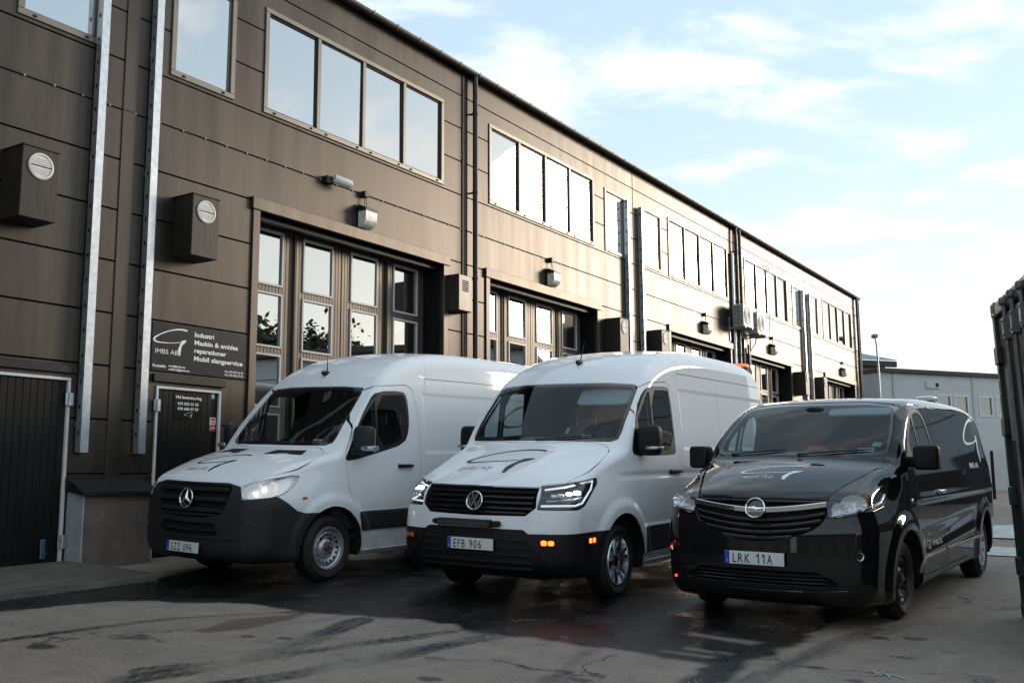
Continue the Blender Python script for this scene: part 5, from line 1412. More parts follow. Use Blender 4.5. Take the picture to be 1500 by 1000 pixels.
# vent boxes with a round louvre
vent_m = mat('vent box metal', (.040, .033, .028), .48, metal=.5, var=(5, .3), stretch=(3, 3, .3))
louv_m = mat('louvre white', (.66, .64, .60), .5, var=(8, .15))
VL = ['vent box with white round louvre at the left edge of the photo', 'vent box with white round louvre above the sign board', 'vent box left of the middle pair of rails', 'vent box right of the middle pair of rails', 'vent box left of the far pair of rails', 'vent box right of the far pair of rails']
for i, j in enumerate(J):
    for k, u in enumerate((j-1.37, j+.93)):
        r = empty('vent_box', wall_mtx(u, 4.06), VL[2*i+k], 'vent', 'vent boxes on the facade')
        mb = MB(); mb.box(-.215, .215, -.38, -.002, 0, .80, .006); mb.obj('box', vent_m, r)
        mb = MB(); mb.box(-.225, .225, -.392, -.002, .80, .815, .003); mb.obj('lid', vent_m, r)
        l = MB(); l.lathe([(.15, -.381), (.15, -.392), (.142, -.398), (.128, -.398), (.124, -.389), (0, -.389)], (.0, 0, .60), 'y', 36); lo = l.obj('louvre', louv_m, r, True)
        for z in (.52, .545, .57, .63, .655, .68):
            hw = math.sqrt(max(.0, .118**2-(z-.6)**2)); b = MB(); b.box(-hw, hw, -.396, -.389, z-.004, z+.004); b.obj('louvre_slat', louv_m, lo)
        b = MB(); b.box(-.122, .122, -.393, -.3885, .594, .606); b.obj('louvre_slit', black_m, lo)
r = empty('vent_box', wall_mtx(14.36, 4.18), 'pale metal vent box beside the first downpipe', 'vent')
mb = MB(); mb.box(-.20, .20, -.30, -.002, 0, .66, .006); mb.obj('box', vent_m, r)
mb = MB(); mb.box(-.195, .195, -.312, -.3005, .01, .65, .004); fp = mb.obj('front_plate', mat('pale plate', (.32, .28, .24), .5, metal=.3, var=(5, .2)), r)
for k in range(6): mb = MB(); mb.box(-.09, .09, -.318, -.313, .36+k*.035, .38+k*.035); mb.obj('louvre_slat', black_m, fp)
# bulkhead lamps above the folding doors
lampl = mat('lamp prism glass', (.66, .64, .58), .28, coat=.4, bump=(45, .6, .01), var=(14, .25))
LL = ['wall lamp above the first folding door', 'wall lamp above the second folding door', 'wall lamp above the third folding door, left of the air conditioners', 'wall lamp right of the air conditioners', 'wall lamp above the farthest folding door']
for i, u in enumerate((11.92, 17.86, 26.44, 32.30, 41.1)):
    r = empty('wall_lamp', wall_mtx(u, 5.22), LL[i], 'lamp', 'wall lamps above the folding doors')
    mb = MB(); mb.box(-.13, .13, -.03, -.002, .02, .36, .006); mb.obj('back_plate', dark_m, r)
    mb = MB(); mb.add([(-.15, -.20, .30), (.15, -.20, .30), (.15, -.03, .38), (-.15, -.03, .38), (-.15, -.20, .265), (.15, -.20, .265), (.15, -.03, .265), (-.15, -.03, .265)], [(0, 1, 2, 3), (4, 7, 6, 5), (0, 4, 5, 1), (1, 5, 6, 2), (3, 2, 6, 7), (0, 3, 7, 4)]); mb.obj('cap', dark_m, r)
    mb = MB(); P_ = [(-.03, .263), (-.192, .263), (-.188, .12), (-.165, .06), (-.11, .02), (-.03, .0)]; mb.prism([(a, b) for a, b in P_], -.138, .138, 'x'); mb.obj('lamp_shade', lampl, r, True)
    mb = MB(); mb.box(-.05, .05, -.09, -.002, .52, .62, .008); mb.obj('junction_box', dark_m, r)
    for e in (-.02, .02): mb = MB(); mb.tube([(e, -.05, .52), (e*1.4, -.06, .38)], .006, 6); mb.obj('wire', dark_m, r)
# white tubular lamp
r = empty('tube_lamp', wall_mtx(11.05, 5.82), 'small white tubular wall lamp left of the first wall lamp', 'lamp')
mb = MB(); mb.box(-.07, .09, -.10, -.002, -.07, .05, .012); mb.obj('bracket', dark_m, r)
mb = MB(); mb.lathe([(0, -.02), (.058, -.02), (.066, .0), (.066, .26), (.058, .30), (.03, .32), (0, .32)], (0, 0, 0), 'x', 24); o = mb.obj('lamp_shade', mat('white plastic', (.72, .70, .66), .4), r, True); o.location = (.08, -.12, .02); o.rotation_euler = (0, .12, -.25)
# cable clipped along the panel seam
r = empty('wall_cable', wall_mtx(20, 5.80), 'thin black cable clipped along the facade seam', 'cable')
mb = MB(); mb.tube([(-22, -.008, 0)]+[(x, -.008-.004*(k % 2), .002*((k*7) % 3-1)) for k, x in enumerate(np.arange(-21.8, 12, .37))], .007, 5); mb.obj('cable', dark_m, r)
mb = MB()
for k in range(70): x = -15+k*.37; mb.box(x-.012, x+.012, -.018, -.001, -.014, .012)
o = mb.obj('clip', mat('clip grey', (.25, .24, .22), .5), r); o['kind'] = 'stuff'
# air conditioners
ac_m = mat('cream enamel', (.62, .60, .55), .42, var=(4, .08)); acf_m = mat('fan grille', (.30, .27, .24), .5); fin_m = mat('fin grey', (.12, .14, .16), .5, metal=.4)
for u, z, lb in ((28.75, 5.68, 'left of the two air conditioning units under the far windows'), (29.98, 5.60, 'right of the two air conditioning units under the far windows')):
    r = empty('air_conditioner', wall_mtx(u, z), lb, 'air conditioner', 'outdoor air conditioning units')
    mb = MB(); mb.box(-.42, .42, -.50, -.16, 0, .66, .012); mb.obj('casing', ac_m, r)
    mb = MB()
    for k in range(15): mb.box(-.428, -.4205, -.48, -.18, .04+k*.040, .062+k*.040)
    mb.box(-.4265, -.4225, -.335, -.325, .03, .64); o = mb.obj('fins', fin_m, r); o['kind'] = 'stuff'
    g = MB(); g.lathe([(.27, -.501), (.27, -.510), (.258, -.514), (.25, -.504), (0, -.503)], (-.10, 0, .33), 'y', 36); fo = g.obj('fan_grille', acf_m, r, True)
    for q in (.06, .10, .14, .18, .22): g = MB(); g.lathe([(q, -.505), (q, -.511), (q+.008, -.511), (q+.008, -.505)], (-.10, 0, .33), 'y', 30); g.obj('grille_ring', ac_m, fo)
    mb = MB()
    for x in (-.3, .3): mb.box(x-.02, x+.02, -.52, -.002, -.05, -.008, .003); mb.box(x-.02, x+.02, -.03, -.002, -.42, .3, .003)
    mb.obj('wall_bracket', galv_m, r)
    mb = MB(); mb.add([(-.42, -.54, -.06), (.42, -.54, -.06), (.42, -.14, -.06), (-.42, -.14, -.06), (0, -.34, -.12)], [(0, 1, 2, 3), (0, 4, 1), (1, 4, 2), (2, 4, 3), (3, 4, 0)]); mb.obj('drip_tray', mat('tray brown', (.26, .20, .15), .5), r)
    mb = MB(); mb.tube([(.3, -.2, .05), (.36, -.15, -.2), (.1, -.05, -.5), (.1, -.03, -1.6)], .022, 8); mb.obj('coolant_pipe', galv_m, r)
for k, (u, z0, z1) in enumerate(((28.72, 1.2, 8.0), (32.04, 5.85, 8.0), (29.9, 1.0, 5.3))):
    r = empty('conduit', wall_mtx(u, z0), ('grey conduit left of the twin downpipes', 'thin looped conduit across the far window', 'conduit below the air conditioners')[k], 'conduit')
    mb = MB(); mb.tube([(0, -.06, 0), (0, -.06, z1-z0)], (.05, .012, .03)[k], 10); mb.obj('pipe', galv_m if k == 0 else dark_m, r, True)
    if k == 1: mb = MB(); mb.tube([(.11*cos(t), -.06, z1-z0+.11+.11*sin(t)) for t in np.linspace(-pi/2, 3*pi/2, 20)], .014, 6); mb.obj('loop', dark_m, r)

# ---------------------------------------------------------------- sign board over the right plank door
sign_m = mat('sign black', (.008, .007, .0065), .3, spec=.35)
sgn = empty('sign_board', wall_mtx(7.99, 2.575), 'black company sign board with white lettering above the plank door', 'sign')
mb = MB(); mb.box(0, 1.545, -.012, -.002, 0, .625, .003); mb.obj('board', sign_m, sgn)
def stext(s, x, z, h, parent, w=None, bold=.012, m=None, y=-.014):
    V2, F, tw = text_mesh(s, bold); k = h if w is None else w/tw
    return mesh_obj('lettering', [(x+a*k, y, z+b*h) for a, b in V2], F, m or logo_w, parent)
stext('Industri', .655, .500, .062, sgn, .32, .03); stext('Maskin & smides', .655, .395, .062, sgn, .74, .03)
stext('reparationer', .655, .290, .062, sgn, .54, .03); stext('Mobil slangservice', .655, .185, .062, sgn, .83, .03)
stext('Kontakt:', .02, .052, .036, sgn, .20, .03); stext('neo@gimbs.eu', .26, .070, .024, sgn, .26, .03); stext('robban@gimbs.eu', .26, .028, .024, sgn, .33, .03)
stext('Tel. 073 555 22 35', 1.17, .075, .026, sgn, .33, .03); stext('Tel. 070 686 07 59', 1.17, .030, .026, sgn, .33, .03)
V2, F = g_logo(); mesh_obj('sign_logo', [(.012+a*.52, -.014, .225+b*.345) for a, b in V2], F, logo_w, sgn); stext('IMBS AB', .05, .228, .062, sgn, .35, .0)
# delivery notice, stickers, number
dn = empty('door_notice', wall_mtx(8.37, 1.99), 'small black delivery notice on the right plank door', 'sign')
mb = MB(); mb.box(0, .47, .004, .010, 0, .34, .002); mb.obj('board', sign_m, dn)
stext('Vid leverans,ring', .02, .262, .038, dn, .42, .03, y=.003); stext('073 555 22 35', .06, .180, .034, dn, .33, .03, y=.003); stext('070 686 07 59', .06, .115, .034, dn, .33, .03, y=.003)
mesh_obj('sign_logo', [(.17+a*.13, .003, .02+b*.07) for a, b in V2], F, logo_w, dn)
st = empty('round_sticker', wall_mtx(9.00, 2.31), 'round green sticker in the corner of the plank door', 'sticker')
mb = MB(); mb.lathe([(0, .008), (.038, .008), (.038, .011)], (0, 0, 0), 'y', 24); mb.obj('disc', mat('green sticker', (.02, .30, .13), .4), st)
mb = MB(); mb.box(-.006, .006, .005, .0075, -.015, .018); V, Fq = sball(0, .006, .022, .01, .002, .01, 1., 8); mb.add(V, Fq); mb.obj('symbol', logo_w, st)
st = empty('warning_sticker', wall_mtx(8.96, 1.85), 'red and white warning sticker on the plank door', 'sticker')
mb = MB(); mb.box(0, .10, .006, .010, 0, .18, .002); mb.obj('sheet', plate_m, st)
mb = MB(); mb.box(.004, .096, .0035, .0058, .004, .085); mb.obj('red_field', mat('sticker red', (.50, .02, .02), .4), st)
mb = MB(); mb.box(.02, .08, .0035, .0058, .14, .17); mb.obj('red_mark', MATS['sticker red'], st)
stext('LARM', .012, .03, .028, st, .076, .02, y=.003); stext('OBS', .02, .10, .022, st, .06, .02, m=ink_m, y=.005)
hn = empty('house_number', wall_mtx(9.28, 1.86), 'grey digit 2 on the dark wall right of the door', 'number')
stext('2', 0, 0, .12, hn, .085, .0, mat('number grey', (.16, .15, .14), .5), -.004)
# ---------------------------------------------------------------- concrete plinth between the doors, kerb slab
pl = empty('plinth', wall_mtx(7.36, .2), 'concrete plinth with black sloping cap between the plank doors', 'plinth')
conc = mat('brown concrete', (.145, .115, .098), .85, var=(3, .3), bump=(40, .3, .004)); conc2 = mat('grey steel edge', (.30, .32, .33), .6, var=(4, .3))
mb = MB(); mb.box(-.40, .52, -.30, -.002, -.1, .89, .008); mb.obj('block', conc, pl)
mb = MB(); mb.box(-.425, -.4005, -.31, -.002, -.1, .90, .004); mb.obj('edge_plate', conc2, pl)
mb = MB(); mb.add([(-.47, -.37, .88), (.55, -.37, .88), (.55, -.003, 1.06), (-.47, -.003, 1.06), (-.47, -.37, .84), (.55, -.37, .84), (.55, -.003, .9), (-.47, -.003, .9)], [(0, 1, 2, 3), (4, 7, 6, 5), (0, 4, 5, 1), (1, 5, 6, 2), (0, 3, 7, 4)]); mb.obj('cap', dark_m, pl)
ks = empty('kerb_slab', Matrix.Translation(yard(5.2, 9.9, 0)) @ YM, 'low worn concrete slab along the foot of the left plank door', 'slab')
V = []; n_ = 40
for k in range(n_+1):
    x = -4.5+k*6.3/n_; w = .012*sin(k*1.7)+.008*sin(k*.63); u_ = 5.2+x
    for yy, dz in ((-.92+w, -.06), (-.90+w, .055+w*.4), (-.84+w, .072), (.60, .085)): V.append((x, yy, float(gz(u_, 9.9+yy))+dz))
F_ = [(4*k+j, 4*k+4+j, 4*k+5+j, 4*k+1+j) for k in range(n_) for j in range(3)]+[tuple(4*n_+j for j in range(4))]
o = mesh_obj('slab', V, F_, mat('worn slab', (.10, .085, .07), .85, var=(4, .45), bump=(30, .6, .01), stretch=(.6, 2, 2)), ks)

# ================================================================ CONTAINER AT THE RIGHT EDGE
cd = Vector((-.29, -.957, 0)).normalized()     # along the door end, towards the camera
c0 = yard(9.83, 1.10, 0); c0.z = float(gz(9.83, 1.10))
CX = cd; CY = Vector((-cd.y, cd.x, 0)); CY = Vector((.957, -.29, 0)).normalized()
tilt = radians(1.6)
cm = Matrix(((CX.x, CY.x, 0, c0.x), (CX.y, CY.y, 0, c0.y), (0, 0, 1, c0.z), (0, 0, 0, 1)))
con = empty('shipping_container', cm @ Matrix.Rotation(tilt, 4, 'X'), 'dark green shipping container with galvanised lock rods at the right edge', 'container')
cg = mat('container green', (.013, .030, .027), .5, var=(3, .3), bump=(8, .15, .006)); cgr = mat('container worn brown', (.030, .022, .016), .65, var=(4, .4)); rod_m = mat('weathered zinc', (.17, .18, .19), .5, metal=.5, var=(12, .3))
Wc, Hc, Lc = 2.44, 2.73, 6.06
mb = MB()
for x in (0, Wc-.10): mb.box(x, x+.10, 0, .12, .11, Hc-.11, .01)
mb.box(.10, Wc-.10, 0, .10, 0, .14, .01); mb.box(.10, Wc-.10, 0, .10, Hc-.13, Hc-.01, .01)
mb.obj('end_frame', cg, con)
for x in (0, Wc-.165):
    for z in (0, Hc-.118):
        for y in (-.006, Lc-.17): mb = MB(); mb.box(x-.006, x+.172, y, y+.178, z, z+.118, .006); cc = mb.obj('corner_casting', cg, con); q = MB(); q.box(x-.008, x-.0065, y+.05, y+.12, z+.03, z+.085); q.box(x+.05, x+.12, y-.002, y-.0005, z+.03, z+.085); q.obj('casting_hole', black_m, cc)
for s_ in (-1, 1):
    x0, x1 = (.11, Wc/2-.01) if s_ < 0 else (Wc/2+.01, Wc-.11)
    mb = MB(); k = 0; x = x0; pts = []
    while x < x1-.01:
        nx = min(x+(.20 if k % 2 == 0 else .07), x1); d0 = .045 if k % 2 else .03
        mb.box(x, nx, d0, .09, .15, Hc-.14, .012); x = nx; k += 1
    d = mb.obj('door', cgr, con)
    for xr in ((x0+.56, x0+.92) if s_ < 0 else (x1-.92, x1-.56)):
        m_ = MB(); m_.cyl((xr, -.01, .05), (xr, -.01, Hc-.04), .019, n=14); ro = m_.obj('lock_rod', rod_m, d, True)
        for z in (.06, Hc-.075): m_ = MB(); V, Fq = sball(xr, -.015, z, .045, .035, .035, .6, 12); m_.add(V, Fq); m_.obj('rod_cam', rod_m, ro, True)
        for z in (.28, Hc-.40): m_ = MB(); m_.box(xr-.045, xr+.045, -.035, .03, z, z+.19, .008); [m_.cyl((xr+e, -.036, z+f_), (xr+e, -.046, z+f_), .009, n=6) for e in (-.032, .032) for f_ in (.03, .16)]; m_.obj('rod_bracket', rod_m, ro)
    for z in (.35, .95, 1.55, 2.18): m_ = MB(); hx = x0 if s_ < 0 else x1-.07; m_.box(hx-.10 if s_ < 0 else hx, hx+.07 if s_ < 0 else hx+.17, -.015, .03, z, z+.16, .008); m_.obj('hinge', cg, d)
    m_ = MB(); m_.box(x0+.12, x0+.44, .024, .0295, 1.5, 2.12); m_.obj('sticker', mat('worn white sticker', (.28, .25, .22), .7, var=(9, .35)), d)
mb = MB(); k = 0; y = .13
side = []
while y < Lc-.05:
    for dy, dx in ((0, .0), (.07, .0), (.105, .036), (.175, .036), (.21, 0)): side.append((y+dy, dx))
    y += .21
for xs in (0, 1):
    V = []
    for yy, dx in side:
        X_ = .02+dx if not xs else Wc-.02-dx
        V += [(X_, min(yy, Lc-.02), .12), (X_, min(yy, Lc-.02), Hc-.10)]
    m_ = MB(); m_.add(V, [(2*i, 2*i+2, 2*i+3, 2*i+1) for i in range(len(side)-1)]); m_.obj('side_wall', cg, con)
    m_ = MB(); a = 0 if not xs else Wc-.07; m_.box(a, a+.07, .12, Lc-.1, 0, .14, .008); m_.box(a, a+.07, .12, Lc-.1, Hc-.10, Hc-.01, .008); m_.obj('side_rail', cg, con)
mb = MB(); mb.box(.02, Wc-.02, .05, Lc, Hc-.05, Hc-.02); mb.box(.05, Wc-.05, Lc-.06, Lc, .1, Hc-.03); mb.obj('roof', cg, con)

# ================================================================ BACKGROUND AT THE RIGHT
# pale hall behind the black van
def W2(px_az, dist): return Vector((sin(px_az)*dist, cos(px_az)*dist, 0))
pale = mat('pale cladding', (.50, .53, .54), .5, var=(.7, .06)); dkroof = mat('dark roof edge', (.02, .022, .022), .5); pwin = glass('pale hall glass', (.25, .27, .26), 1.6, .22); pfr = mat('white window frame', (.68, .69, .69), .5)
pz = .34
A_ = Vector((16.70, 45.0, 0)); hd = Vector((sin(radians(66)), cos(radians(66)), 0)); hn_ = Vector((-hd.y, hd.x, 0))
hm = Matrix(((hd.x, hn_.x, 0, A_.x), (hd.y, hn_.y, 0, A_.y), (0, 0, 1, pz), (0, 0, 0, 1)))
hall = empty('pale_hall', hm, 'long pale grey hall with dark roof edge behind the black van', 'building')
HL = 40
HW = [(x, x+.83) for x in (3.42, 4.52, 6.12, 7.25, 8.9, 10.1, 11.8, 13., 14.7, 17., 20., 23., 26., 29., 32., 35.)]
wz0, wz1 = 3.72, 4.62
mb = MB(); xs_ = sorted({-.1, HL}|{q for h in HW for q in h}); mb.box(-.1, HL, 0, .1, -.4, wz0); mb.box(-.1, HL, 0, .1, wz1, 5.56)
for a, b in zip(xs_[:-1], xs_[1:]):
    if (a, b) not in HW: mb.box(a, b, 0, .1, wz0, wz1)
mb.obj('wall', pale, hall)
mb = MB(); mb.box(-.15, HL+.3, -.18, 12, 5.56, 5.76, .02); mb.obj('roof', dkroof, hall)
for x in (.7, 5.68, 10.9, 16.2, 21.5, 27., 33.): mb = MB(); mb.box(x, x+.15, -.04, -.002, -.3, 5.55); mb.obj('joint_cover', mat('pale cover', (.42, .45, .47), .5), hall)
for z in (.9, 2.1, 3.3, 4.85): mb = MB(); mb.box(-.1, HL, -.006, -.001, z, z+.015); mb.obj('panel_seam', MATS['pale cover'], hall)
for a, b in HW:
    mb = MB(); e = .07; mb.box(a-.04, b+.04, -.03, .06, wz0-.04, wz0-.04+e); mb.box(a-.04, b+.04, -.03, .06, wz1+.04-e, wz1+.04); mb.box(a-.04, a-.04+e, -.03, .06, wz0-.04+e, wz1+.04-e); mb.box(b+.04-e, b+.04, -.03, .06, wz0-.04+e, wz1+.04-e); w_ = mb.obj('window', pfr, hall)
    m_ = MB(); m_.add([(a, .03, wz0), (b, .03, wz0), (b, .03, wz1), (a, .03, wz1)], [(0, 1, 2, 3)]); m_.obj('pane', pwin, w_)
    m_ = MB(); m_.add([(a, .5, wz0-.1), (b, .5, wz0-.1), (b, .5, wz1+.1), (a, .5, wz1+.1)], [(0, 1, 2, 3)]); m_.obj('blind', blind_m, w_)
hv = MB(); hv.box(2.74, 3.60, -.06, -.002, 4.92, 5.24, .015); hb = hv.obj('vent_panel', pale, hall); m_ = MB(); m_.lathe([(.10, -.075), (.10, -.062), (0, -.061)], (3.40, 0, 5.09), 'y', 24); m_.obj('vent_opening', black_m, hb)
mb = MB(); mb.box(-.1, .0, .1, 12, -.4, 5.56); mb.box(HL-.1, HL, .1, 12, -.4, 5.56); mb.box(0, HL-.1, 11.9, 12, -.4, 5.56); mb.obj('end_wall', pale, hall)
# small block with corrugated roof between warehouse and hall
A2 = Vector((18.9, 50.5, 0)); d2 = Vector((sin(radians(70)), cos(radians(70)), 0)); n2_ = Vector((-d2.y, d2.x, 0))
an = empty('annex', Matrix(((d2.x, n2_.x, 0, A2.x), (d2.y, n2_.y, 0, A2.y), (0, 0, 1, pz), (0, 0, 0, 1))), 'pale annex with corrugated grey roof at the end of the warehouse', 'building')
mb = MB(); mb.box(-4, .15, 0, 6, -.4, 6.62); mb.obj('wall', pale, an)
mb = MB(); V = []; nn = 60
for k in range(nn+1):
    x = -4.2+k*4.75/nn; z = .05*(k % 2); V += [(x, -.5, 6.68+z), (x, 6.2, 8.35+z)]
mb.add(V, [(2*k, 2*k+2, 2*k+3, 2*k+1) for k in range(nn)]); mb.obj('roof', mat('corrugated grey', (.30, .32, .34), .5, metal=.3), an)
mb = MB(); mb.box(-4.2, .5, -.5, -.3, 6.36, 6.66, .02); mb.obj('eaves', dkroof, an)
mb = MB(); mb.tube([(.02, -.12, 6.1), (.02, -.12, .0)], .07, 8); mb.obj('downpipe', dkroof, an)
mb = MB(); mb.box(-1.55, -.85, -.03, -.002, 4.3, 5.6, .01); w_ = mb.obj('window', pfr, an); mb = MB(); mb.box(-1.48, -.92, -.04, -.031, 4.37, 5.53); mb.obj('pane', mat('window dull', (.30, .36, .40), .15), w_)
# lamp post
lpz = W2(radians(20.3), 46); lp = empty('street_lamp', Matrix.Translation((lpz.x, lpz.y, pz)), 'slim grey lamp post in front of the pale annex', 'street lamp')
mb = MB(); mb.tube([(0, 0, -.3), (0, 0, 5.2), (-.03, -.05, 6.0), (-.12, -.25, 6.55), (-.3, -.6, 6.85)], [.06, .045, .04, .035, .035], 10); mb.obj('pole', galv_m, lp, True)
mb = MB(); V, Fq = sball(-.34, -.68, 6.86, .12, .20, .09, .6, 16); mb.add(V, Fq); mb.obj('lamp_head', mat('lamp head grey', (.25, .27, .28), .5), lp, True)
# wire fence with black posts in front of the hall
fa = W2(radians(25.55), 36); fdir = Vector((sin(radians(68)), cos(radians(68)), 0))
fn = empty('wire_fence', Matrix(((fdir.x, -fdir.y, 0, fa.x), (fdir.y, fdir.x, 0, fa.y), (0, 0, 1, pz), (0, 0, 0, 1))), 'thin grey wire fence with black posts before the pale hall', 'fence')
for k in range(-1, 5): mb = MB(); mb.box(k*2.4-.04, k*2.4+.04, -.03, .03, -.3, 1.68); mb.obj('post', blk_plas, fn)
mb = MB()
for k in range(9): mb.tube([(-2.4, 0, .05+k*.19), (9.6, 0, .05+k*.19)], .006, 4)
for k in range(100): mb.tube([(k*.12-2.4, 0, .0), (k*.12-2.4, 0, 1.6)], .004, 4)
o = mb.obj('wire', galv_m, fn); o['kind'] = 'stuff'
# pale patches of ground behind the vans
def paint(name, pts, m, label):
    V = [tuple(yard(u, v, float(gz(u, v))+.012)) for u, v in pts]
    o = mesh_obj(name, V, [tuple(range(len(V)))], m); tag(o, label, None, None, 'structure')
gm = mat('pale ground grey', (.42, .44, .44), .6, var=(2, .3))
paint('pale_ground', [(15.2, 3.2), (15.2, .8), (16.5, .6), (16.6, 3.4)], gm, 'pale strip of ground behind the black van')
paint('pale_ground', [(18.2, 3.6), (18.2, -1.5), (22.6, -2.5), (22.8, 1.0), (20.5, 3.8)], gm, 'pale patch of ground farther behind the black van')
# chalk scribble on the asphalt
mb = MB(); ck = []
for a, b in (((6.86, 1.72), (6.80, 1.50)), ((6.92, 1.66), (6.74, 1.62)), ((6.88, 1.60), (6.70, 1.52)), ((6.84, 1.54), (6.74, 1.44)), ((6.72, 1.68), (6.80, 1.58))):
    n3 = 6; pts = [(a[0]+(b[0]-a[0])*t, a[1]+(b[1]-a[1])*t+.012*sin(t*7)) for t in np.linspace(0, 1, n3)]
    V2, F2 = stroke(pts, [.008, .014, .008], 2); mb.add([tuple(yard(u, v, float(gz(u, v))+.010)) for u, v in V2], F2)
o = mb.obj('chalk_mark', mat('chalk', (.32, .38, .38), .9)); tag(o, 'pale chalk scribble on the asphalt at lower right', 'marking')

# ================================================================ TREES OPPOSITE AND ADDED SHEDS (mirrored in glass and paint)
bark = mat('bark', (.06, .045, .035), .9, var=(8, .4)); leaf1 = mat('leaf green', (.050, .060, .022), .7, var=(3, .5))
def tree(name, pos, h, label, seed):
    r = np.random.default_rng(seed); root = empty(name, Matrix.Translation(pos), label, 'tree', 'trees opposite the warehouse')
    mb = MB(); mb.tube([(0, 0, -.3), (.05*h*.1, 0, h*.3), (.1, .05, h*.6), (.05, 0, h*.92)], [h*.028, h*.022, h*.014, h*.004], 8)
    tips = []
    for k in range(15):
        z0 = h*r.uniform(.12, .85); a = r.uniform(0, 2*pi); l = h*r.uniform(.14, .30)*(1.15-z0/h); q = Vector((l*cos(a), l*sin(a), z0+l*r.uniform(.3, .8)))
        mb.tube([(0, 0, z0), tuple(Vector((0, 0, z0)).lerp(q, .6)), tuple(q)], [h*.009, h*.006, h*.002], 5); tips.append(q); tips.append(Vector((0, 0, z0)).lerp(q, .6))
    mb.obj('trunk', bark, root, True)
    V = []; F = []
    for q in tips:
        c = r.normal(size=(170, 3))*np.array([.075, .075, .06])*h+np.array(q)
        d = r.normal(size=(170, 3)); d /= np.linalg.norm(d, axis=1, keepdims=True); e = np.cross(d, r.normal(size=(170, 3))); e /= np.linalg.norm(e, axis=1, keepdims=True)
        s_ = r.uniform(.05, .11, (170, 1))*h/7
        for p, a, b in zip(c, d*s_*1.6, e*s_): n = len(V); V += [p-a, p+b, p+a, p-b]; F.append((n, n+1, n+2, n+3))
    mesh_obj('crown', V, F, leaf1, root)
TR = []
wh = ['bushy', 'slender', 'broad', 'round', 'ragged', 'dense', 'young', 'open']
for k in range(17):
    TR.append((65+k*2.9+(k % 3)*.4, 40+(k*7) % 9, 8.2+(k*5) % 4*.5+(.8 if k > 5 else 0), '%s tree standing %s in the belt right of the yard' % (wh[k % 8], ('in the sun-side third', 'in the middle third', 'behind the container')[k//8])))
for k in range(9):
    q_ = Vector((-2, 12, 0))+Vector((sin(radians(71.5+k*1.8)), cos(radians(71.5+k*1.8)), 0))*(39+(k*5) % 7)
    TR.append((math.degrees(math.atan2(q_.x, q_.y)), q_.length, 10.0+(k*3) % 4*.45, '%s tree %s the sun, mirrored in the folding door panes' % (wh[k % 8], ('left of', 'right of')[k > 4] if k != 8 else 'well right of')))
TR += [(126, 38, 7.5, 'tall tree added behind the photographer'), (134, 41, 7., 'tree added beside the low shed behind the photographer')]  # unseen trees, added to darken what the van fronts mirror
for k, (az, dist, h, lb) in enumerate(TR): p_ = W2(radians(az), dist); tree('deciduous_tree', (p_.x, p_.y, -.15), h, lb, 30+k)
shed_m = mat('grey shed wall', (.13, .13, .13), .6, var=(.5, .2))
for k, (az, dist, w, d, h, rz, lb) in enumerate(((196, 30, 34, 10, 6.5, 20, 'grey shed behind the photographer'), (255, 34, 34, 10, 6.0, 75, 'added grey shed far to the left of the yard'), (150, 40, 22, 10, 5.5, -30, 'added low grey shed behind the photographer to the right'))):  # out of view, added to darken reflections in the vans and cut fill
    p_ = W2(radians(az), dist); s_ = empty('shed', Matrix.Translation((p_.x, p_.y, -.2)) @ Matrix.Rotation(radians(-az), 4, 'Z'), lb, 'shed', 'unseen sheds added to darken reflections')
    mb = MB(); mb.box(-w/2, w/2, 0, d, -.3, h); mb.obj('wall', shed_m, s_); mb = MB(); mb.box(-w/2-.4, w/2+.4, -.5, d+.4, h, h+.35, .05); mb.obj('roof', dkroof, s_)
    for q in range(int(w/5)): mb = MB(); mb.box(-w/2+1.2+q*5, -w/2+4.2+q*5, -.06, -.002, -.2, 3.6, .02); mb.obj('door', mat('shed door', (.22, .22, .21), .5), s_)

# ================================================================ THINGS ON THE DASHBOARDS
def loose(name, root, x, y, z, label, cat, build):
    e = empty(name, root.matrix_world @ Matrix.Translation((x, y, z)), label, cat); build(e); return e
bpy.context.view_layer.update()
def b_glove(e):
    mb = MB(); V, F = sball(0, 0, .05, .06, .09, .05, .8, 14); mb.add(V, F)
    for k in range(4): mb.tube([(-.02+.0*k, .05-.03*k, .06), (-.06, .09-.035*k, .12), (-.09, .11-.04*k, .14)], [.016, .014, .010], 8)
    mb.obj('glove_body', mat('orange brown leather', (.42, .16, .05), .6), e, True)
def b_bottle(e):
    mb = MB(); mb.lathe([(0, 0), (.032, 0), (.034, .01), (.034, .10), (.022, .13), (.012, .145), (.012, .16)], (0, 0, 0), 'z', 20); mb.obj('bottle_body', mat('bottle clear', (.40, .45, .60), .2), e, True)
    mb = MB(); mb.lathe([(.015, .155), (.016, .19), (0, .192)], (0, 0, 0), 'z', 16); mb.obj('bottle_cap', mat('cap red', (.5, .03, .05), .4), e, True)
def b_tube(e):
    mb = MB(); mb.cyl((0, -.09, .03), (-.02, .06, .03), .032, .028, 16); mb.obj('tube_body', mat('tube white', (.7, .68, .62), .4), e, True)
    mb = MB(); mb.cyl((0.0, -.12, .03), (0, -.085, .03), .034, .034, 16); mb.obj('tube_cap', mat('tube yellow', (.75, .42, .02), .4), e, True)
def b_cap(e):
    mb = MB(); V, F = sball(0, 0, .05, .09, .09, .085, .9, 18); mb.add(V, F); V, F = sball(-.08, 0, .03, .09, .08, .012, .9, 16); mb.add(V, F); mb.obj('cap_body', mat('dark cap', (.012, .014, .022), .8), e, True)
def b_paper(e, c=(.62, .63, .62), w=.30):
    mb = MB(); mb.box(-.10, .10, -w/2, w/2, 0, .012, .002); mb.obj('sheet', mat('paper %.2f' % c[0], c, .6), e)
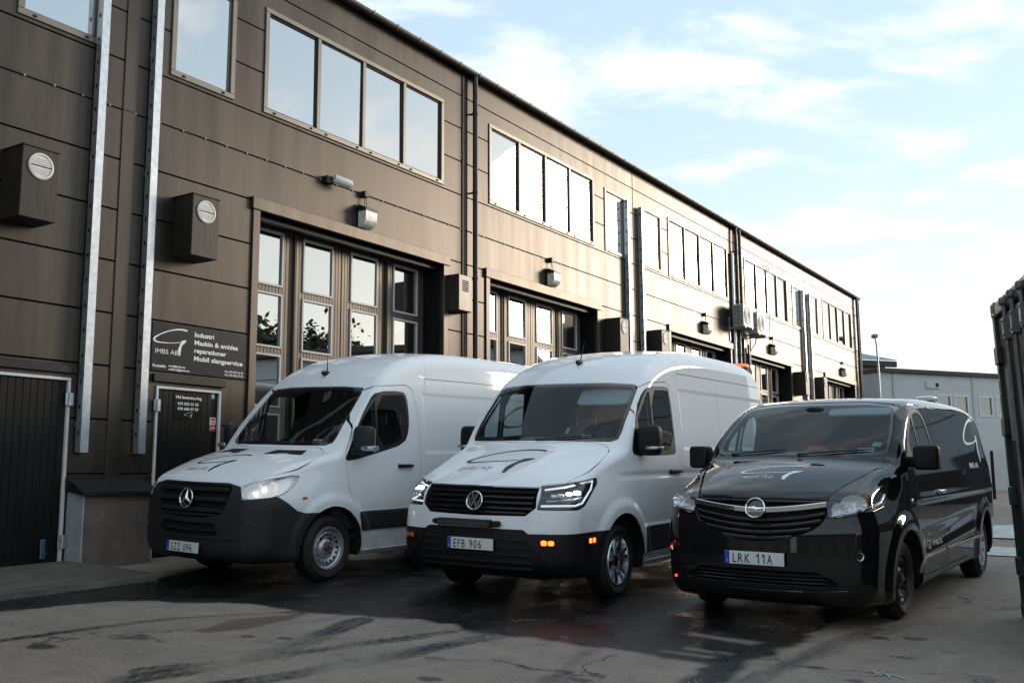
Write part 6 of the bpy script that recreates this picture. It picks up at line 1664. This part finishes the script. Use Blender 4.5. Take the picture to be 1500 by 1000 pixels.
loose('work_glove', r1, 1.40, .52, 1.335, 'orange brown glove on the dashboard of the left van', 'glove', b_glove)
loose('cap', r1, 1.42, .20, 1.335, 'dark cap on the dashboard of the left van', 'cap', b_cap)
loose('bottle', r1, 1.42, -.18, 1.335, 'clear bottle with red cap on the dashboard of the left van', 'bottle', b_bottle)
loose('glue_tube', r1, 1.38, -.06, 1.335, 'white tube with yellow cap on the dashboard of the left van', 'tube', b_tube)
loose('paper_stack', r2, 1.42, .36, 1.425, 'white papers on the dashboard of the middle van', 'paper', b_paper)
loose('paper_stack', r3, 1.25, -.55, 1.285, 'small pale card on the dashboard of the black van', 'card', lambda e: b_paper(e, (.30, .42, .45), .16))
def b_helmet(e):
    mb = MB(); V, F = sball(0, 0, .06, .11, .13, .10, .9, 18); mb.add(V, F); mb.obj('shell', mat('helmet orange', (.55, .10, .03), .4), e, True)
loose('safety_helmet', r3, 1.62, -.02, 1.32, 'orange red safety helmet inside the black van', 'helmet', b_helmet)

# ================================================================ blue-grey hall right of the yard, outside the picture (it shades the yard and is mirrored in the black van)
a_, b_ = W2(radians(31.5), 34), W2(radians(55), 31)
e_ = (b_-a_); bl_ = e_.length; e_.normalize(); q_ = Vector((-e_.y, e_.x, 0))
bh = empty('blue_grey_hall', Matrix(((e_.x, q_.x, 0, a_.x), (e_.y, q_.y, 0, a_.y), (0, 0, 1, .2), (0, 0, 0, 1))), 'plain blue grey hall right of the yard, mirrored in the black van', 'building')
bgm = mat('blue grey cladding', (.42, .475, .51), .55, var=(.8, .08))
mb = MB(); mb.box(0, bl_, 0, 9, -.6, 6.2); mb.obj('wall', bgm, bh)
mb = MB(); mb.box(-.3, bl_+.3, -.3, 9.3, 6.2, 6.5, .04); mb.obj('roof', dkroof, bh)
mb = MB(); mb.box(-.05, bl_+.05, -.06, -.001, -.6, 2.3); mb.obj('plinth', mat('added dark band', (.03, .03, .032), .6), bh)  # dark band added so the black van's side mirrors something dark low down
for k in range(3): mb = MB(); mb.box(1.2+k*4.4, 4.2+k*4.4, -.12, -.062, -.4, 3.0, .02); mb.obj('roller_door', mat('roller door dark', (.05, .055, .06), .5), bh)
for z in (4.4, 5.3): mb = MB(); mb.box(0, bl_, -.012, -.002, z, z+.03); mb.obj('panel_seam', dkroof, bh)
